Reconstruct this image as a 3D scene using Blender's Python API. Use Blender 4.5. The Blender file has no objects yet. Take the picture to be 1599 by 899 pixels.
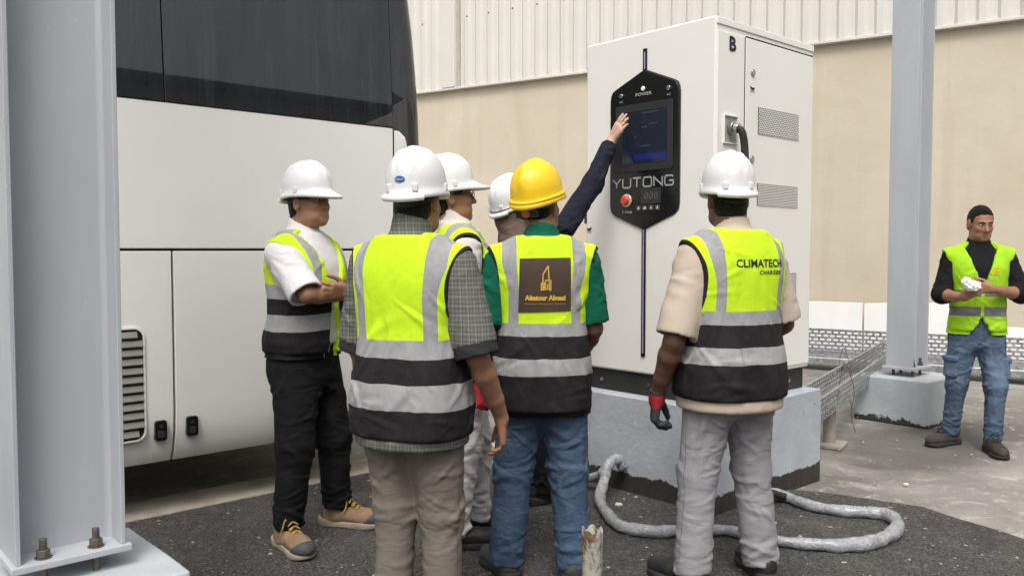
import bpy, bmesh, math, random
import numpy as np
from mathutils import Vector, Matrix
from mathutils.bvhtree import BVHTree
R = math.radians
random.seed(7); np.random.seed(7)
S = bpy.context.scene
COL = S.collection

# ---------------------------------------------------------------- camera, world, sun, exposure
CAM_H = 1.40
cam = bpy.data.cameras.new('camera'); cam.sensor_width = 36; cam.lens = 36 * 1330 / 1599
cam.clip_start = .05; cam.clip_end = 2000
camo = bpy.data.objects.new('camera', cam); COL.objects.link(camo)
camo.location = (0, 0, CAM_H); camo.rotation_euler = (R(90 - 2.56), 0, 0)
S.camera = camo

SUN_EL, SUN_AZ = 56, 186          # degrees; azimuth = direction the light comes from, clockwise from +Y
w = bpy.data.worlds.new('World'); S.world = w; w.use_nodes = True
nt = w.node_tree; bg = nt.nodes['Background']
sky = nt.nodes.new('ShaderNodeTexSky'); sky.sky_type = 'NISHITA'; sky.sun_disc = False
sky.sun_elevation = R(SUN_EL); sky.sun_rotation = R(SUN_AZ)
sky.air_density = 1.6; sky.dust_density = 6.0; sky.ozone_density = 1.0
hs = nt.nodes.new('ShaderNodeHueSaturation'); hs.inputs['Saturation'].default_value = .28
nt.links.new(sky.outputs[0], hs.inputs['Color']); nt.links.new(hs.outputs[0], bg.inputs['Color'])
bg.inputs['Strength'].default_value = .15
sun = bpy.data.lights.new('sun', 'SUN'); sun.energy = 1.2; sun.angle = R(22); sun.color = (1, .96, .90)
suno = bpy.data.objects.new('sun', sun); COL.objects.link(suno)
sd = Vector((math.sin(R(SUN_AZ)) * math.cos(R(SUN_EL)), math.cos(R(SUN_AZ)) * math.cos(R(SUN_EL)), math.sin(R(SUN_EL))))
suno.rotation_euler = sd.to_track_quat('Z', 'Y').to_euler(); suno.location = sd * 30
S.view_settings.view_transform = 'Standard'; S.view_settings.look = 'None'
S.view_settings.exposure = 0.33; S.view_settings.gamma = 1.0

# ---------------------------------------------------------------- node helpers
def srgb(r, g, b):
    f = lambda c: (c / 255 / 12.92) if c / 255 <= .04045 else ((c / 255 + .055) / 1.055) ** 2.4
    return (f(r), f(g), f(b))

class NT:
    def __init__(s, name):
        s.m = bpy.data.materials.new(name); s.m.use_nodes = True
        s.t = s.m.node_tree; s.b = s.t.nodes['Principled BSDF']
    def n(s, typ, **kw):
        nd = s.t.nodes.new(typ)
        for k, v in kw.items(): setattr(nd, k, v)
        return nd
    def l(s, a, b): s.t.links.new(a, b)
    def put(s, sock, v):
        if isinstance(v, bpy.types.NodeSocket): s.l(v, sock)
        elif isinstance(v, (tuple, list)) and len(v) == 3 and sock.type == 'RGBA': sock.default_value = (*v, 1)
        else: sock.default_value = v
    def math(s, op, a, b=0.0, c=None):
        nd = s.n('ShaderNodeMath', operation=op); s.put(nd.inputs[0], a); s.put(nd.inputs[1], b)
        if c is not None: s.put(nd.inputs[2], c)
        return nd.outputs[0]
    def mix(s, f, a, b, mode='MIX'):
        nd = s.n('ShaderNodeMix', data_type='RGBA', blend_type=mode)
        s.put(nd.inputs[0], f); s.put(nd.inputs[6], a); s.put(nd.inputs[7], b); return nd.outputs[2]
    def coord(s, kind='Object'):
        if not hasattr(s, '_tc'): s._tc = s.n('ShaderNodeTexCoord')
        return s._tc.outputs[kind]
    def scaled(s, vec, sc):
        nd = s.n('ShaderNodeMapping'); s.l(vec, nd.inputs[0]); nd.inputs['Scale'].default_value = sc; return nd.outputs[0]
    def noise(s, scale, detail=4, rough=.55, vec=None, dist=0.0):
        nd = s.n('ShaderNodeTexNoise'); s.l(vec if vec is not None else s.coord(), nd.inputs['Vector'])
        nd.inputs['Scale'].default_value = scale; nd.inputs['Detail'].default_value = detail
        nd.inputs['Roughness'].default_value = rough; nd.inputs['Distortion'].default_value = dist
        return nd.outputs['Fac']
    def ramp(s, f, lo, hi):
        nd = s.n('ShaderNodeMapRange'); s.put(nd.inputs[0], f); nd.inputs[1].default_value = lo; nd.inputs[2].default_value = hi
        return nd.outputs[0]
    def xyz(s, vec=None):
        nd = s.n('ShaderNodeSeparateXYZ'); s.l(vec if vec is not None else s.coord(), nd.inputs[0]); return nd.outputs
    def bump(s, h, strength, dist=.01, prev=None):
        nd = s.n('ShaderNodeBump'); s.l(h, nd.inputs['Height']); nd.inputs['Strength'].default_value = strength
        nd.inputs['Distance'].default_value = dist
        if prev is not None: s.l(prev, nd.inputs['Normal'])
        return nd.outputs[0]
    def done(s, col, rough=.5, metal=0.0, normal=None, **kw):
        s.put(s.b.inputs['Base Color'], col); s.put(s.b.inputs['Roughness'], rough); s.b.inputs['Metallic'].default_value = metal
        if normal is not None: s.l(normal, s.b.inputs['Normal'])
        for k, v in kw.items(): s.put(s.b.inputs[k], v)
        return s.m

def simple(name, col, rough=.5, metal=0.0, var=.12, scale=6, bump=.0, bscale=60, **kw):
    g = NT(name)
    dark = tuple(c * (1 - var) for c in col); lite = tuple(min(1, c * (1 + var)) for c in col)
    c = g.mix(g.ramp(g.noise(scale, 5, .6), .3, .7), dark, lite)
    rg = g.math('ADD', g.math('MULTIPLY', g.noise(scale * 3), .14), rough - .07)
    nrm = g.bump(g.noise(bscale, 3), bump, .004) if bump else None
    return g.done(c, rg, metal, nrm, **kw)

def fabric(name, col, var=.14, weave=420, wr=.22, rough=.9, wscale=9, sheen=.0, seams=False):
    g = NT(name)
    c = g.mix(g.ramp(g.noise(7, 4, .6), .3, .7), tuple(k * (1 - var) for k in col), tuple(k * (1 + var) for k in col))
    big = g.bump(g.noise(wscale, 3, .5, g.scaled(g.coord(), (1, 1, 1.9)), .8), wr, .03)
    if seams:
        X = g.xyz(); ax = g.math('ABSOLUTE', X[0])
        a = g.math('MULTIPLY', g.math('MULTIPLY', g.math('COMPARE', ax, 0.0, .0022), g.math('LESS_THAN', X[1], 0.0)), g.math('GREATER_THAN', X[2], .66))
        b = g.math('MULTIPLY', g.math('COMPARE', X[1], .004, .0022), g.math('GREATER_THAN', ax, .11))
        pk = g.math('MULTIPLY', g.math('MULTIPLY', g.math('COMPARE', X[2], .845, .0025), g.math('COMPARE', ax, .092, .058)), g.math('LESS_THAN', X[1], -.03))
        s_ = g.math('MAXIMUM', g.math('MAXIMUM', a, b), pk)
        c = g.mix(g.math('MULTIPLY', s_, .55), c, tuple(k * .35 for k in col)); big = g.bump(s_, .5, -.006, big)
    fine = g.bump(g.noise(weave, 2), .12, .002, big)
    return g.done(c, rough, 0, fine, **{'Sheen Weight': sheen, 'Specular IOR Level': .18})

# ---------------------------------------------------------------- object helpers
def tag(o, label=None, cat=None, group=None, kind=None):
    if label: o['label'] = label
    if cat: o['category'] = cat
    if group: o['group'] = group
    if kind: o['kind'] = kind
    return o
def empty(name, loc=(0, 0, 0), rz=0.0, label=None, cat=None, group=None):
    o = bpy.data.objects.new(name, None); o.empty_display_size = .1; COL.objects.link(o)
    o.location = loc; o.rotation_euler = (0, 0, rz); return tag(o, label, cat, group)
def link(name, me, mat=None, parent=None, smooth=False):
    o = bpy.data.objects.new(name, me); COL.objects.link(o)
    if mat is not None and not len(me.materials): me.materials.append(mat)
    if smooth and len(me.polygons): me.polygons.foreach_set('use_smooth', [True] * len(me.polygons))
    if parent is not None: o.parent = parent
    return o
def mesh_from(name, v, f):
    me = bpy.data.meshes.new(name); me.from_pydata([tuple(map(float, p)) for p in v], [], f); me.update(); return me

class MB:
    """collects shapes into one bmesh"""
    def __init__(s): s.bm = bmesh.new()
    def box(s, x0, x1, y0, y1, z0, z1, bev=0.0, seg=2):
        t = bmesh.new(); bmesh.ops.create_cube(t, size=1)
        for v in t.verts: v.co = Vector((x0 + (v.co.x + .5) * (x1 - x0), y0 + (v.co.y + .5) * (y1 - y0), z0 + (v.co.z + .5) * (z1 - z0)))
        if bev: bmesh.ops.bevel(t, geom=t.edges[:], offset=bev, segments=seg, profile=.5, affect='EDGES')
        return s._add(t)
    def _add(s, t, M=None):
        if M is not None: bmesh.ops.transform(t, matrix=M, verts=t.verts)
        me = bpy.data.meshes.new('tmp'); t.to_mesh(me); t.free(); s.bm.from_mesh(me); bpy.data.meshes.remove(me); return s
    def cyl(s, a, b, r, seg=16, r2=None, bev=0.0):
        a, b = Vector(a), Vector(b); d = b - a
        t = bmesh.new(); bmesh.ops.create_cone(t, cap_ends=True, segments=seg, radius1=r, radius2=r if r2 is None else r2, depth=d.length)
        if bev:
            ed = [e for e in t.edges if abs(e.verts[0].co.z - e.verts[1].co.z) < 1e-6]
            bmesh.ops.bevel(t, geom=ed, offset=bev, segments=2, profile=.5, affect='EDGES')
        M = Matrix.Translation((a + b) / 2) @ d.to_track_quat('Z', 'Y').to_matrix().to_4x4()
        return s._add(t, M)
    def tube(s, pts, r, seg=10, cap=True):
        pts = [Vector(p) for p in pts]; n = len(pts); rr = r if hasattr(r, '__len__') else [r] * n
        up = Vector((0, 0, 1)); rings = []; prev = None
        for i, p in enumerate(pts):
            d = (pts[min(i + 1, n - 1)] - pts[max(i - 1, 0)]).normalized()
            x = prev if prev is not None else (up.cross(d) if abs(d.z) < .95 else Vector((1, 0, 0)).cross(d))
            x = (x - d * x.dot(d)).normalized(); y = d.cross(x); prev = x
            rings.append([s.bm.verts.new(p + (x * math.cos(2 * math.pi * k / seg) + y * math.sin(2 * math.pi * k / seg)) * rr[i]) for k in range(seg)])
        for i in range(n - 1):
            for k in range(seg):
                s.bm.faces.new((rings[i][k], rings[i][(k + 1) % seg], rings[i + 1][(k + 1) % seg], rings[i + 1][k]))
        if cap: s.bm.faces.new(rings[0][::-1]); s.bm.faces.new(rings[-1])
        return s
    def prism(s, poly, axis, c0, c1, bev=0.0):
        """poly: 2-D outline; axis: 0/1/2 extrusion axis, from c0 to c1"""
        def P(p, c): q = list(p); q.insert(axis, c); return Vector(q)
        t = bmesh.new()
        a = [t.verts.new(P(p, c0)) for p in poly]; b = [t.verts.new(P(p, c1)) for p in poly]
        t.faces.new(a[::-1]); t.faces.new(b)
        for i in range(len(poly)):
            j = (i + 1) % len(poly); t.faces.new((a[i], a[j], b[j], b[i]))
        bmesh.ops.recalc_face_normals(t, faces=t.faces)
        if bev: bmesh.ops.bevel(t, geom=[e for e in t.edges if len(e.link_faces) == 2 and e.calc_face_angle() > .6], offset=bev, segments=2, profile=.5, affect='EDGES')
        return s._add(t)
    def quad(s, *pts):
        s.bm.faces.new([s.bm.verts.new(Vector(p)) for p in pts]); return s
    def rot(s, M): bmesh.ops.transform(s.bm, matrix=M, verts=s.bm.verts); return s
    def build(s, name, mat=None, parent=None, smooth=False, recalc=False, **kw):
        if recalc: bmesh.ops.recalc_face_normals(s.bm, faces=s.bm.faces)
        me = bpy.data.meshes.new(name); s.bm.to_mesh(me); s.bm.free()
        o = link(name, me, mat, parent)
        if smooth:
            me.polygons.foreach_set('use_smooth', [True] * len(me.polygons))
            if smooth != 'all':
                me.set_sharp_from_angle(angle=R(50)); wn = o.modifiers.new('weighted', 'WEIGHTED_NORMAL'); wn.keep_sharp = True; wn.weight = 80
        return tag(o, **kw) if kw else o
def rrect(x0, x1, y0, y1, r, n=5):
    out = []
    for cx, cy, a0 in ((x1 - r, y1 - r, 0), (x0 + r, y1 - r, 90), (x0 + r, y0 + r, 180), (x1 - r, y0 + r, 270)):
        for k in range(n + 1):
            a = R(a0 + 90 * k / n); out.append((cx + r * math.cos(a), cy + r * math.sin(a)))
    return out
def smooth_path(pts, n=8):
    P = [Vector(p) for p in pts]; out = []
    for i in range(len(P) - 1):
        p0, p1, p2, p3 = P[max(i - 1, 0)], P[i], P[i + 1], P[min(i + 2, len(P) - 1)]
        for k in range(n):
            t = k / n
            out.append(.5 * ((2 * p1) + (p2 - p0) * t + (2 * p0 - 5 * p1 + 4 * p2 - p3) * t * t + (3 * p1 - p0 - 3 * p2 + p3) * t ** 3))
    out.append(P[-1]); return out
def text_mesh(txt, size, sx=1.0, align='CENTER', space=1.0, bold=0.0):
    c = bpy.data.curves.new('lettering', 'FONT'); c.body = txt; c.size = size; c.align_x = align; c.align_y = 'CENTER'
    c.space_character = space; c.offset = bold; c.resolution_u = 3
    o = bpy.data.objects.new('lettering_source', c); COL.objects.link(o)
    dg = bpy.context.evaluated_depsgraph_get()
    me = bpy.data.meshes.new_from_object(o.evaluated_get(dg)); bpy.data.objects.remove(o); bpy.data.curves.remove(c)
    for v in me.vertices: v.co.x *= sx
    return me
def perforated(x0, x1, z0, z1, nx, nz, hx, hz, stagger=True):
    """sheet in the xz plane with real rectangular holes; hx, hz = hole share of a cell"""
    V, F = [], []; dx = (x1 - x0) / nx; dz = (z1 - z0) / nz
    for j in range(nz):
        off = dx * .5 if (stagger and j % 2) else 0
        for i in range(-1 if off else 0, nx):
            a0 = x0 + i * dx + off; a1 = a0 + dx; b0 = z0 + j * dz; b1 = b0 + dz
            ca0, ca1 = max(a0, x0), min(a1, x1)
            h0, h1 = max(a0 + dx * (1 - hx) / 2, x0), min(a1 - dx * (1 - hx) / 2, x1)
            g0, g1 = b0 + dz * (1 - hz) / 2, b1 - dz * (1 - hz) / 2
            k = len(V)
            if h1 - h0 < dx * .1:
                V += [(ca0, 0, b0), (ca1, 0, b0), (ca1, 0, b1), (ca0, 0, b1)]; F.append((k, k + 1, k + 2, k + 3)); continue
            V += [(ca0, 0, b0), (ca1, 0, b0), (ca1, 0, b1), (ca0, 0, b1), (h0, 0, g0), (h1, 0, g0), (h1, 0, g1), (h0, 0, g1)]
            F += [(k, k + 1, k + 5, k + 4), (k + 1, k + 2, k + 6, k + 5), (k + 2, k + 3, k + 7, k + 6), (k + 3, k, k + 4, k + 7)]
    return V, F
YAW = R(42)                        # the bus, the charger and the columns share this heading
U = Vector((math.cos(YAW), math.sin(YAW), 0)); W = Vector((-math.sin(YAW), math.cos(YAW), 0))
def ground_at(px, py, z=0.0):
    """a point on the level z, read off the photograph while planning the layout"""
    t = R(2.56); x = (px - 799.5) / 1330; y = -(py - 449.5) / 1330
    d = Vector((x, math.cos(t) + y * math.sin(t), -math.sin(t) + y * math.cos(t)))
    k = (z - CAM_H) / d.z; return Vector((d.x * k, d.y * k, z))
# ================================================================ MATERIALS OF THE PLACE
def mat_concrete_yard():
    g = NT('yard_concrete'); P = g.coord()
    n1 = g.ramp(g.noise(.55, 6, .62, P, .6), .36, .66); n2 = g.ramp(g.noise(2.3, 6, .65, P, .4), .3, .75); n3 = g.noise(38, 4, .7, P)
    c = g.mix(n1, srgb(96, 93, 89), srgb(166, 163, 157)); c = g.mix(g.math('MULTIPLY', n2, .55), c, srgb(116, 113, 108))
    c = g.mix(g.math('MULTIPLY', g.ramp(g.noise(5.5, 5, .7, P, 1.2), .54, .68), .6), c, srgb(200, 196, 187))
    c = g.mix(g.math('MULTIPLY', g.ramp(n3, .35, .75), .3), c, srgb(70, 66, 62))
    X = g.xyz(P); al = g.math('ADD', g.math('MULTIPLY', g.math('SUBTRACT', X[0], 2.9), .66), g.math('MULTIPLY', g.math('SUBTRACT', X[1], 6.05), .75)); ac = g.math('SUBTRACT', g.math('MULTIPLY', g.math('SUBTRACT', X[0], 2.9), .75), g.math('MULTIPLY', g.math('SUBTRACT', X[1], 6.05), .66))
    dd = g.math('SQRT', g.math('ADD', g.math('POWER', g.math('MULTIPLY', al, .62), 2.0), g.math('POWER', g.math('MULTIPLY', ac, 1.25), 2.0)))
    st = g.ramp(g.math('ADD', dd, g.math('MULTIPLY', g.noise(2.6, 6, .7, P), .8)), 1.25, .85)
    c = g.mix(g.math('MULTIPLY', st, .72), c, srgb(66, 63, 60))
    nb = g.bump(n3, .5, .006, g.bump(g.noise(6, 5, .6, P), .4, .02))
    return g.done(c, .9, 0, nb)
def mat_asphalt():
    g = NT('asphalt'); P = g.coord()
    v = g.n('ShaderNodeTexVoronoi'); g.l(P, v.inputs['Vector']); v.inputs['Scale'].default_value = 84
    v2 = g.n('ShaderNodeTexVoronoi'); g.l(P, v2.inputs['Vector']); v2.inputs['Scale'].default_value = 62
    base = g.mix(g.ramp(g.noise(1.3, 5, .6, P, .5), .3, .7), srgb(84, 83, 82), srgb(114, 112, 109))
    c = g.mix(g.math('MULTIPLY', g.ramp(g.xyz(v.outputs['Color'])[1], .2, .9), .55), base, srgb(52, 52, 52)); c = g.mix(g.math('MULTIPLY', g.ramp(v.outputs['Distance'], .3, .75), .6), c, srgb(40, 40, 40))
    xs = g.xyz(v2.outputs['Color'])
    c = g.mix(g.math('MULTIPLY', g.ramp(xs[0], .88, 1.0), .35), c, srgb(140, 137, 132))
    c = g.mix(g.math('MULTIPLY', g.ramp(g.noise(2.6, 6, .7, P, 1), .5, .75), .5), c, srgb(122, 116, 108))
    h = g.math('MULTIPLY', v.outputs['Distance'], -1.0)
    return g.done(c, .9, 0, g.bump(g.noise(17, 4, .6, P), .5, .02, g.bump(h, 1.0, .016)), **{'Specular IOR Level': .3})
def mat_plaster():
    g = NT('beige_plaster'); P = g.coord()
    a = g.ramp(g.noise(.7, 5, .6, P, .3), .3, .7); st = g.noise(1.1, 5, .6, g.scaled(P, (3.2, 3.2, .22)), .3)
    c = g.mix(a, srgb(192, 181, 160), srgb(206, 196, 177))
    c = g.mix(g.math('MULTIPLY', g.ramp(st, .52, .78), .38), c, srgb(174, 160, 136))
    c = g.mix(g.math('MULTIPLY', g.ramp(g.noise(14, 4, .7, P), .62, .8), .25), c, srgb(160, 146, 122))
    return g.done(c, .93, 0, g.bump(g.noise(160, 3, .7, P), .25, .004, g.bump(g.noise(2.2, 4, .55, P), .35, .03)))
def mat_painted_concrete(name='grey_painted_concrete', e0=.055, e1=.13, lo=(158, 164, 172), hi=(182, 188, 195)):
    g = NT(name); P = g.coord(); z = g.xyz()[2]
    c = g.mix(g.ramp(g.noise(2.4, 5, .6, P, .4), .3, .7), srgb(*lo), srgb(*hi))
    c = g.mix(g.math('MULTIPLY', g.ramp(g.noise(9, 5, .7, P, .5), .63, .72), .5), c, srgb(206, 208, 208))
    edge = g.math('ADD', e0, g.math('MULTIPLY', g.noise(6.5, 6, .8, P), e1))
    tar = g.math('LESS_THAN', z, edge)
    c = g.mix(tar, c, g.mix(g.noise(20, 4, .7), srgb(26, 25, 24), srgb(70, 66, 60)))
    c = g.mix(g.math('MULTIPLY', g.ramp(g.noise(30, 3, .6, P), .70, .74), .55), c, srgb(96, 96, 96))
    return g.done(c, .68, 0, g.bump(g.noise(24, 5, .65, P), .4, .012))
def mat_steel_paint():
    g = NT('grey_steel_paint'); P = g.coord()
    c = g.mix(g.ramp(g.noise(1.5, 5, .6, g.scaled(P, (2, 2, .5)), .3), .3, .7), srgb(164, 168, 174), srgb(177, 181, 186))
    c = g.mix(g.math('MULTIPLY', g.ramp(g.noise(30, 5, .7, g.scaled(P, (1, 1, .35))), .66, .72), .45), c, srgb(204, 207, 210))
    chip = g.ramp(g.noise(21, 5, .75, g.scaled(P, (1, 1, .28))), .735, .75)
    c = g.mix(chip, c, srgb(70, 66, 62))
    return g.done(c, g.math('ADD', .42, g.math('MULTIPLY', g.noise(12), .16)), 0, g.bump(g.noise(70, 3), .07, .003))
def mat_bus_white():
    g = NT('bus_white_paint'); P = g.coord(); z = g.xyz()[2]
    c = g.mix(g.ramp(g.noise(1.2, 4, .6, P), .3, .7), srgb(228, 227, 223), srgb(234, 233, 229))
    low = g.math('SUBTRACT', .50, z)
    d = g.math('MULTIPLY', g.ramp(g.math('ADD', low, g.math('MULTIPLY', g.noise(4, 5, .7, g.scaled(P, (1, 1, .4))), .28)), .12, .5), .6)
    c = g.mix(d, c, srgb(172, 163, 145))
    c = g.mix(g.math('MULTIPLY', g.ramp(g.noise(40, 4, .7, g.scaled(P, (1, 1, .2))), .6, .8), .10), c, srgb(150, 142, 128))
    return g.done(c, .32, 0, g.bump(g.noise(1.6, 2, .4, P), .05, .05), **{'Coat Weight': .25, 'Coat Roughness': .15})
def mat_bus_glass():
    g = NT('dusty_dark_glass'); P = g.coord()
    dust = g.noise(2.0, 6, .65, g.scaled(P, (1, 1, .22)), .4); sp = g.noise(120, 3, .7)
    streak = g.noise(14, 4, .7, g.scaled(P, (1, 1, .05)))
    f = g.math('ADD', g.math('MULTIPLY', g.ramp(dust, .3, .75), .6), g.math('MULTIPLY', g.ramp(streak, .5, .8), .5))
    c = g.mix(f, srgb(24, 26, 29), srgb(62, 63, 65)); c = g.mix(g.math('MULTIPLY', g.ramp(sp, .68, .8), .25), c, srgb(140, 140, 138))
    return g.done(c, g.math('ADD', .01, g.math('MULTIPLY', f, .04)), 0, None, **{'IOR': 1.62})
def mat_galv():
    g = NT('galvanised_steel'); P = g.coord()
    v = g.n('ShaderNodeTexVoronoi'); g.l(P, v.inputs['Vector']); v.inputs['Scale'].default_value = 30
    c = g.mix(g.xyz(v.outputs['Color'])[0], srgb(150, 153, 156), srgb(196, 198, 200))
    c = g.mix(g.math('MULTIPLY', g.ramp(g.noise(3, 5, .7), .5, .75), .4), c, srgb(128, 124, 116))
    return g.done(c, .42, .75)
def mat_charger():
    g = NT('charger_powder_coat'); P = g.coord()
    c = g.mix(g.ramp(g.noise(1.1, 4, .6, P), .3, .7), srgb(226, 224, 219), srgb(232, 230, 225))
    c = g.mix(g.math('MULTIPLY', g.ramp(g.noise(3.2, 5, .7, g.scaled(P, (1, 1, .3))), .58, .8), .12), c, srgb(178, 170, 158))
    return g.done(c, .42, 0, g.bump(g.noise(260, 2), .05, .002))
def mat_plastic_wrap():
    g = NT('plastic_wrapped_hose'); P = g.coord()
    n = g.noise(22, 5, .7, P, 2.2)
    vo = g.n('ShaderNodeTexVoronoi', feature='DISTANCE_TO_EDGE'); g.l(g.scaled(P, (1, 1, 1)), vo.inputs['Vector']); vo.inputs['Scale'].default_value = 38
    c = g.mix(g.ramp(n, .38, .66), srgb(136, 138, 142), srgb(168, 170, 175)); c = g.mix(g.math('MULTIPLY', g.ramp(vo.outputs['Distance'], .05, .0), .18), c, srgb(226, 228, 232))
    return g.done(c, g.math('ADD', .10, g.math('MULTIPLY', g.noise(30), .25)), 0, g.bump(vo.outputs['Distance'], .25, .02, g.bump(g.noise(40, 4, .6, P, 2.2), .6, .012)), **{'Coat Weight': .5, 'Coat Roughness': .1})
def mat_rust_pipe():
    g = NT('rusty_white_paint'); P = g.coord()
    r = g.ramp(g.noise(11, 6, .7, g.scaled(P, (1, 1, .45)), .8), .49, .56)
    c = g.mix(r, g.mix(g.noise(20), srgb(142, 140, 131), srgb(176, 173, 163)), g.mix(g.ramp(g.noise(26, 4, .7), .35, .7), srgb(52, 36, 24), srgb(122, 96, 66)))
    return g.done(c, .8, 0, g.bump(g.noise(40, 5, .7), .6, .008))
def mat_screen():
    g = NT('touch_screen'); x = g.xyz()
    zz = x[2]; yy = x[1]
    c = g.mix(g.ramp(zz, 1.88, 2.2), srgb(20, 34, 66), srgb(30, 38, 52))
    m = g.math('MULTIPLY', g.math('COMPARE', zz, 1.925, .018), g.math('COMPARE', yy, .40, .13))
    c = g.mix(m, c, srgb(36, 40, 150))
    for z0, y0, hw in ((2.17, .42, .06), (2.105, .40, .03), (2.09, .46, .02), (2.04, .52, .012), (1.985, .45, .035)):
        m = g.math('MULTIPLY', g.math('COMPARE', zz, z0, .004), g.math('COMPARE', yy, y0, hw)); c = g.mix(g.math('MULTIPLY', m, .5), c, srgb(110, 120, 140))
    g.b.inputs['Emission Strength'].default_value = .30; g.l(c, g.b.inputs['Emission Color'])
    return g.done((.012, .013, .016), .12)
M = {}
M['yard'] = mat_concrete_yard(); M['asphalt'] = mat_asphalt(); M['plaster'] = mat_plaster(); M['pconc'] = mat_painted_concrete()
M['pconc2'] = mat_painted_concrete('pale_painted_concrete', -.10, .27, (162, 168, 174), (184, 189, 194)); M['steel'] = mat_steel_paint(); M['bus'] = mat_bus_white(); M['glass'] = mat_bus_glass(); M['galv'] = mat_galv(); M['charger'] = mat_charger()
M['wrap'] = mat_plastic_wrap(); M['rust'] = mat_rust_pipe(); M['screen'] = mat_screen()
M['clad'] = simple('white_cladding', srgb(208, 206, 199), .5, 0, .03, 1.2, .03, 40)
M['black'] = simple('black_gloss', (.009, .009, .010), .22, 0, .2, 8)
M['blackm'] = simple('black_matt', (.018, .018, .019), .6, 0, .2, 10, .1)
M['rubber'] = simple('black_rubber', (.02, .02, .021), .75, 0, .2, 20, .2)
M['chrome'] = simple('bare_metal', (.5, .5, .5), .28, .95, .1, 20)
M['brass'] = simple('weathered_bolt', srgb(112, 106, 98), .5, .7, .3, 60, .3)
M['letter'] = simple('silver_lettering', srgb(166, 168, 172), .35, .3, .05, 20)
M['black_ink'] = simple('black_ink', (.012, .012, .013), .6, 0, .1, 20)
M['white_ink'] = simple('pale_ink', srgb(190, 190, 190), .5, 0, .1, 20)
M['dim_ink'] = simple('dim_ink', srgb(104, 104, 106), .5, 0, .1, 20)
M['gold_ink'] = simple('gold_ink', srgb(206, 170, 62), .6, 0, .1, 30)
M['red'] = simple('red_plastic', srgb(205, 74, 48), .35, 0, .1, 20)
M['rim'] = simple('pale_rim', srgb(214, 196, 176), .35, .4, .1, 20)
M['amber'] = simple('amber_lens', srgb(190, 90, 20), .25, 0, .1, 20)
M['whitepanel'] = simple('white_sheet_panel', srgb(243, 243, 242), .35, 0, .03, 3)
M['dark'] = simple('dark_inside', (.006, .006, .006), .9, 0, .1, 5)
M['curb'] = simple('dusty_concrete', srgb(150, 142, 130), .9, 0, .2, 5, .5, 50)

# ================================================================ GROUND
def noisy_edge(pts, amp, seed, step=.06):
    out = []; rnd = np.random.RandomState(seed); ph = rnd.rand(6) * 6.28; fr = rnd.rand(6) * 22 + 4
    P = [Vector(p) for p in pts]; s = 0
    for i in range(len(P)):
        a, b = P[i], P[(i + 1) % len(P)]; L = (b - a).length; n = max(1, min(120, int(L / step))); nrm = Vector((-(b - a).y, (b - a).x)).normalized()
        for k in range(n):
            t = k / n; q = a + (b - a) * t; e = sum(math.sin((s + L * t) * f + p) for f, p in zip(fr, ph)) / 6 * amp
            if L > 12: e = 0
            out.append(q + nrm * e)
        s += L
    return out
MB().quad((-300, -300, 0), (300, -300, 0), (300, 300, 0), (-300, 300, 0)).build('ground', M['yard'], kind='structure')
B0 = Vector((-1.283, 4.74, 0))
e0 = Vector((-1.99, 4.38)); ed = Vector((U.x, U.y))
asp = noisy_edge([(2.42, 4.09), (2.22, 4.55), (1.80, 4.80), (1.35, 5.0), (.6, 5.95), *[tuple(e0 + ed * k) for k in (2.2, 1.2, .4, -.5)],
                  tuple(e0 - ed * 11), (-6, -9), (9, -9), (5.4, .3), (3.6, 2.6)], .05, 3)
MB().prism([(p.x, p.y) for p in asp], 2, -.02, .016).build('asphalt_patch', M['asphalt'], kind='structure')
kv = [e0 + ed * k + Vector((ed.y, -ed.x)) * o for k, o in ((-11, .10), (2.6, .10), (2.6, -.22), (-11, -.22))]
ks = noisy_edge(kv, .03, 8, .05)
MB().prism([(p.x, p.y) for p in ks], 2, -.02, .022).build('kerb_strip', simple('pale_kerb_concrete', srgb(176, 166, 152), .92, 0, .25, 5, .5, 40), kind='structure')
# loose chips and grit lying on the asphalt
V, F = [], []
for i in range(900):
    x, y = random.uniform(-2.2, 3.4), random.uniform(3.0, 7.0); s = random.choice((.004, .005, .006, .008, .011)); k = len(V)
    a = random.random() * 6.28; sx, sy, sz = s * random.uniform(.7, 1.4), s * random.uniform(.6, 1.2), s * random.uniform(.35, .8)
    for dx, dy, dz in ((1, 0, 0), (0, 1, 0), (-1, 0, 0), (0, -1, 0), (.1, .1, 1), (0, 0, -.6)):
        V.append((x + (dx * math.cos(a) * sx - dy * math.sin(a) * sy), y + (dx * math.sin(a) * sx + dy * math.cos(a) * sy), .019 + dz * sz))
    F += [(k, k + 1, k + 4), (k + 1, k + 2, k + 4), (k + 2, k + 3, k + 4), (k + 3, k, k + 4), (k + 1, k, k + 5), (k + 2, k + 1, k + 5), (k + 3, k + 2, k + 5), (k, k + 3, k + 5)]
tag(link('grit', mesh_from('grit', V, F), simple('pale_grit', srgb(150, 146, 138), .9, 0, .5, 9)), 'loose pale stone chips scattered over the dark asphalt', 'grit', kind='stuff')

# ================================================================ BUILDING BEHIND
WD = Vector((-.846, .533, 0)); WN = Vector((-.533, -.846, 0)); W0 = Vector((5.59, 9.3, 0))
wall_yaw = math.atan2(WD.y, WD.x)          # local x runs left along the wall, local y points away from the yard
WH = 3.94
bld = empty('industrial_building', W0, wall_yaw + math.pi, 'industrial building with beige plastered lower wall and white ribbed metal cladding above', 'building')
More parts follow.
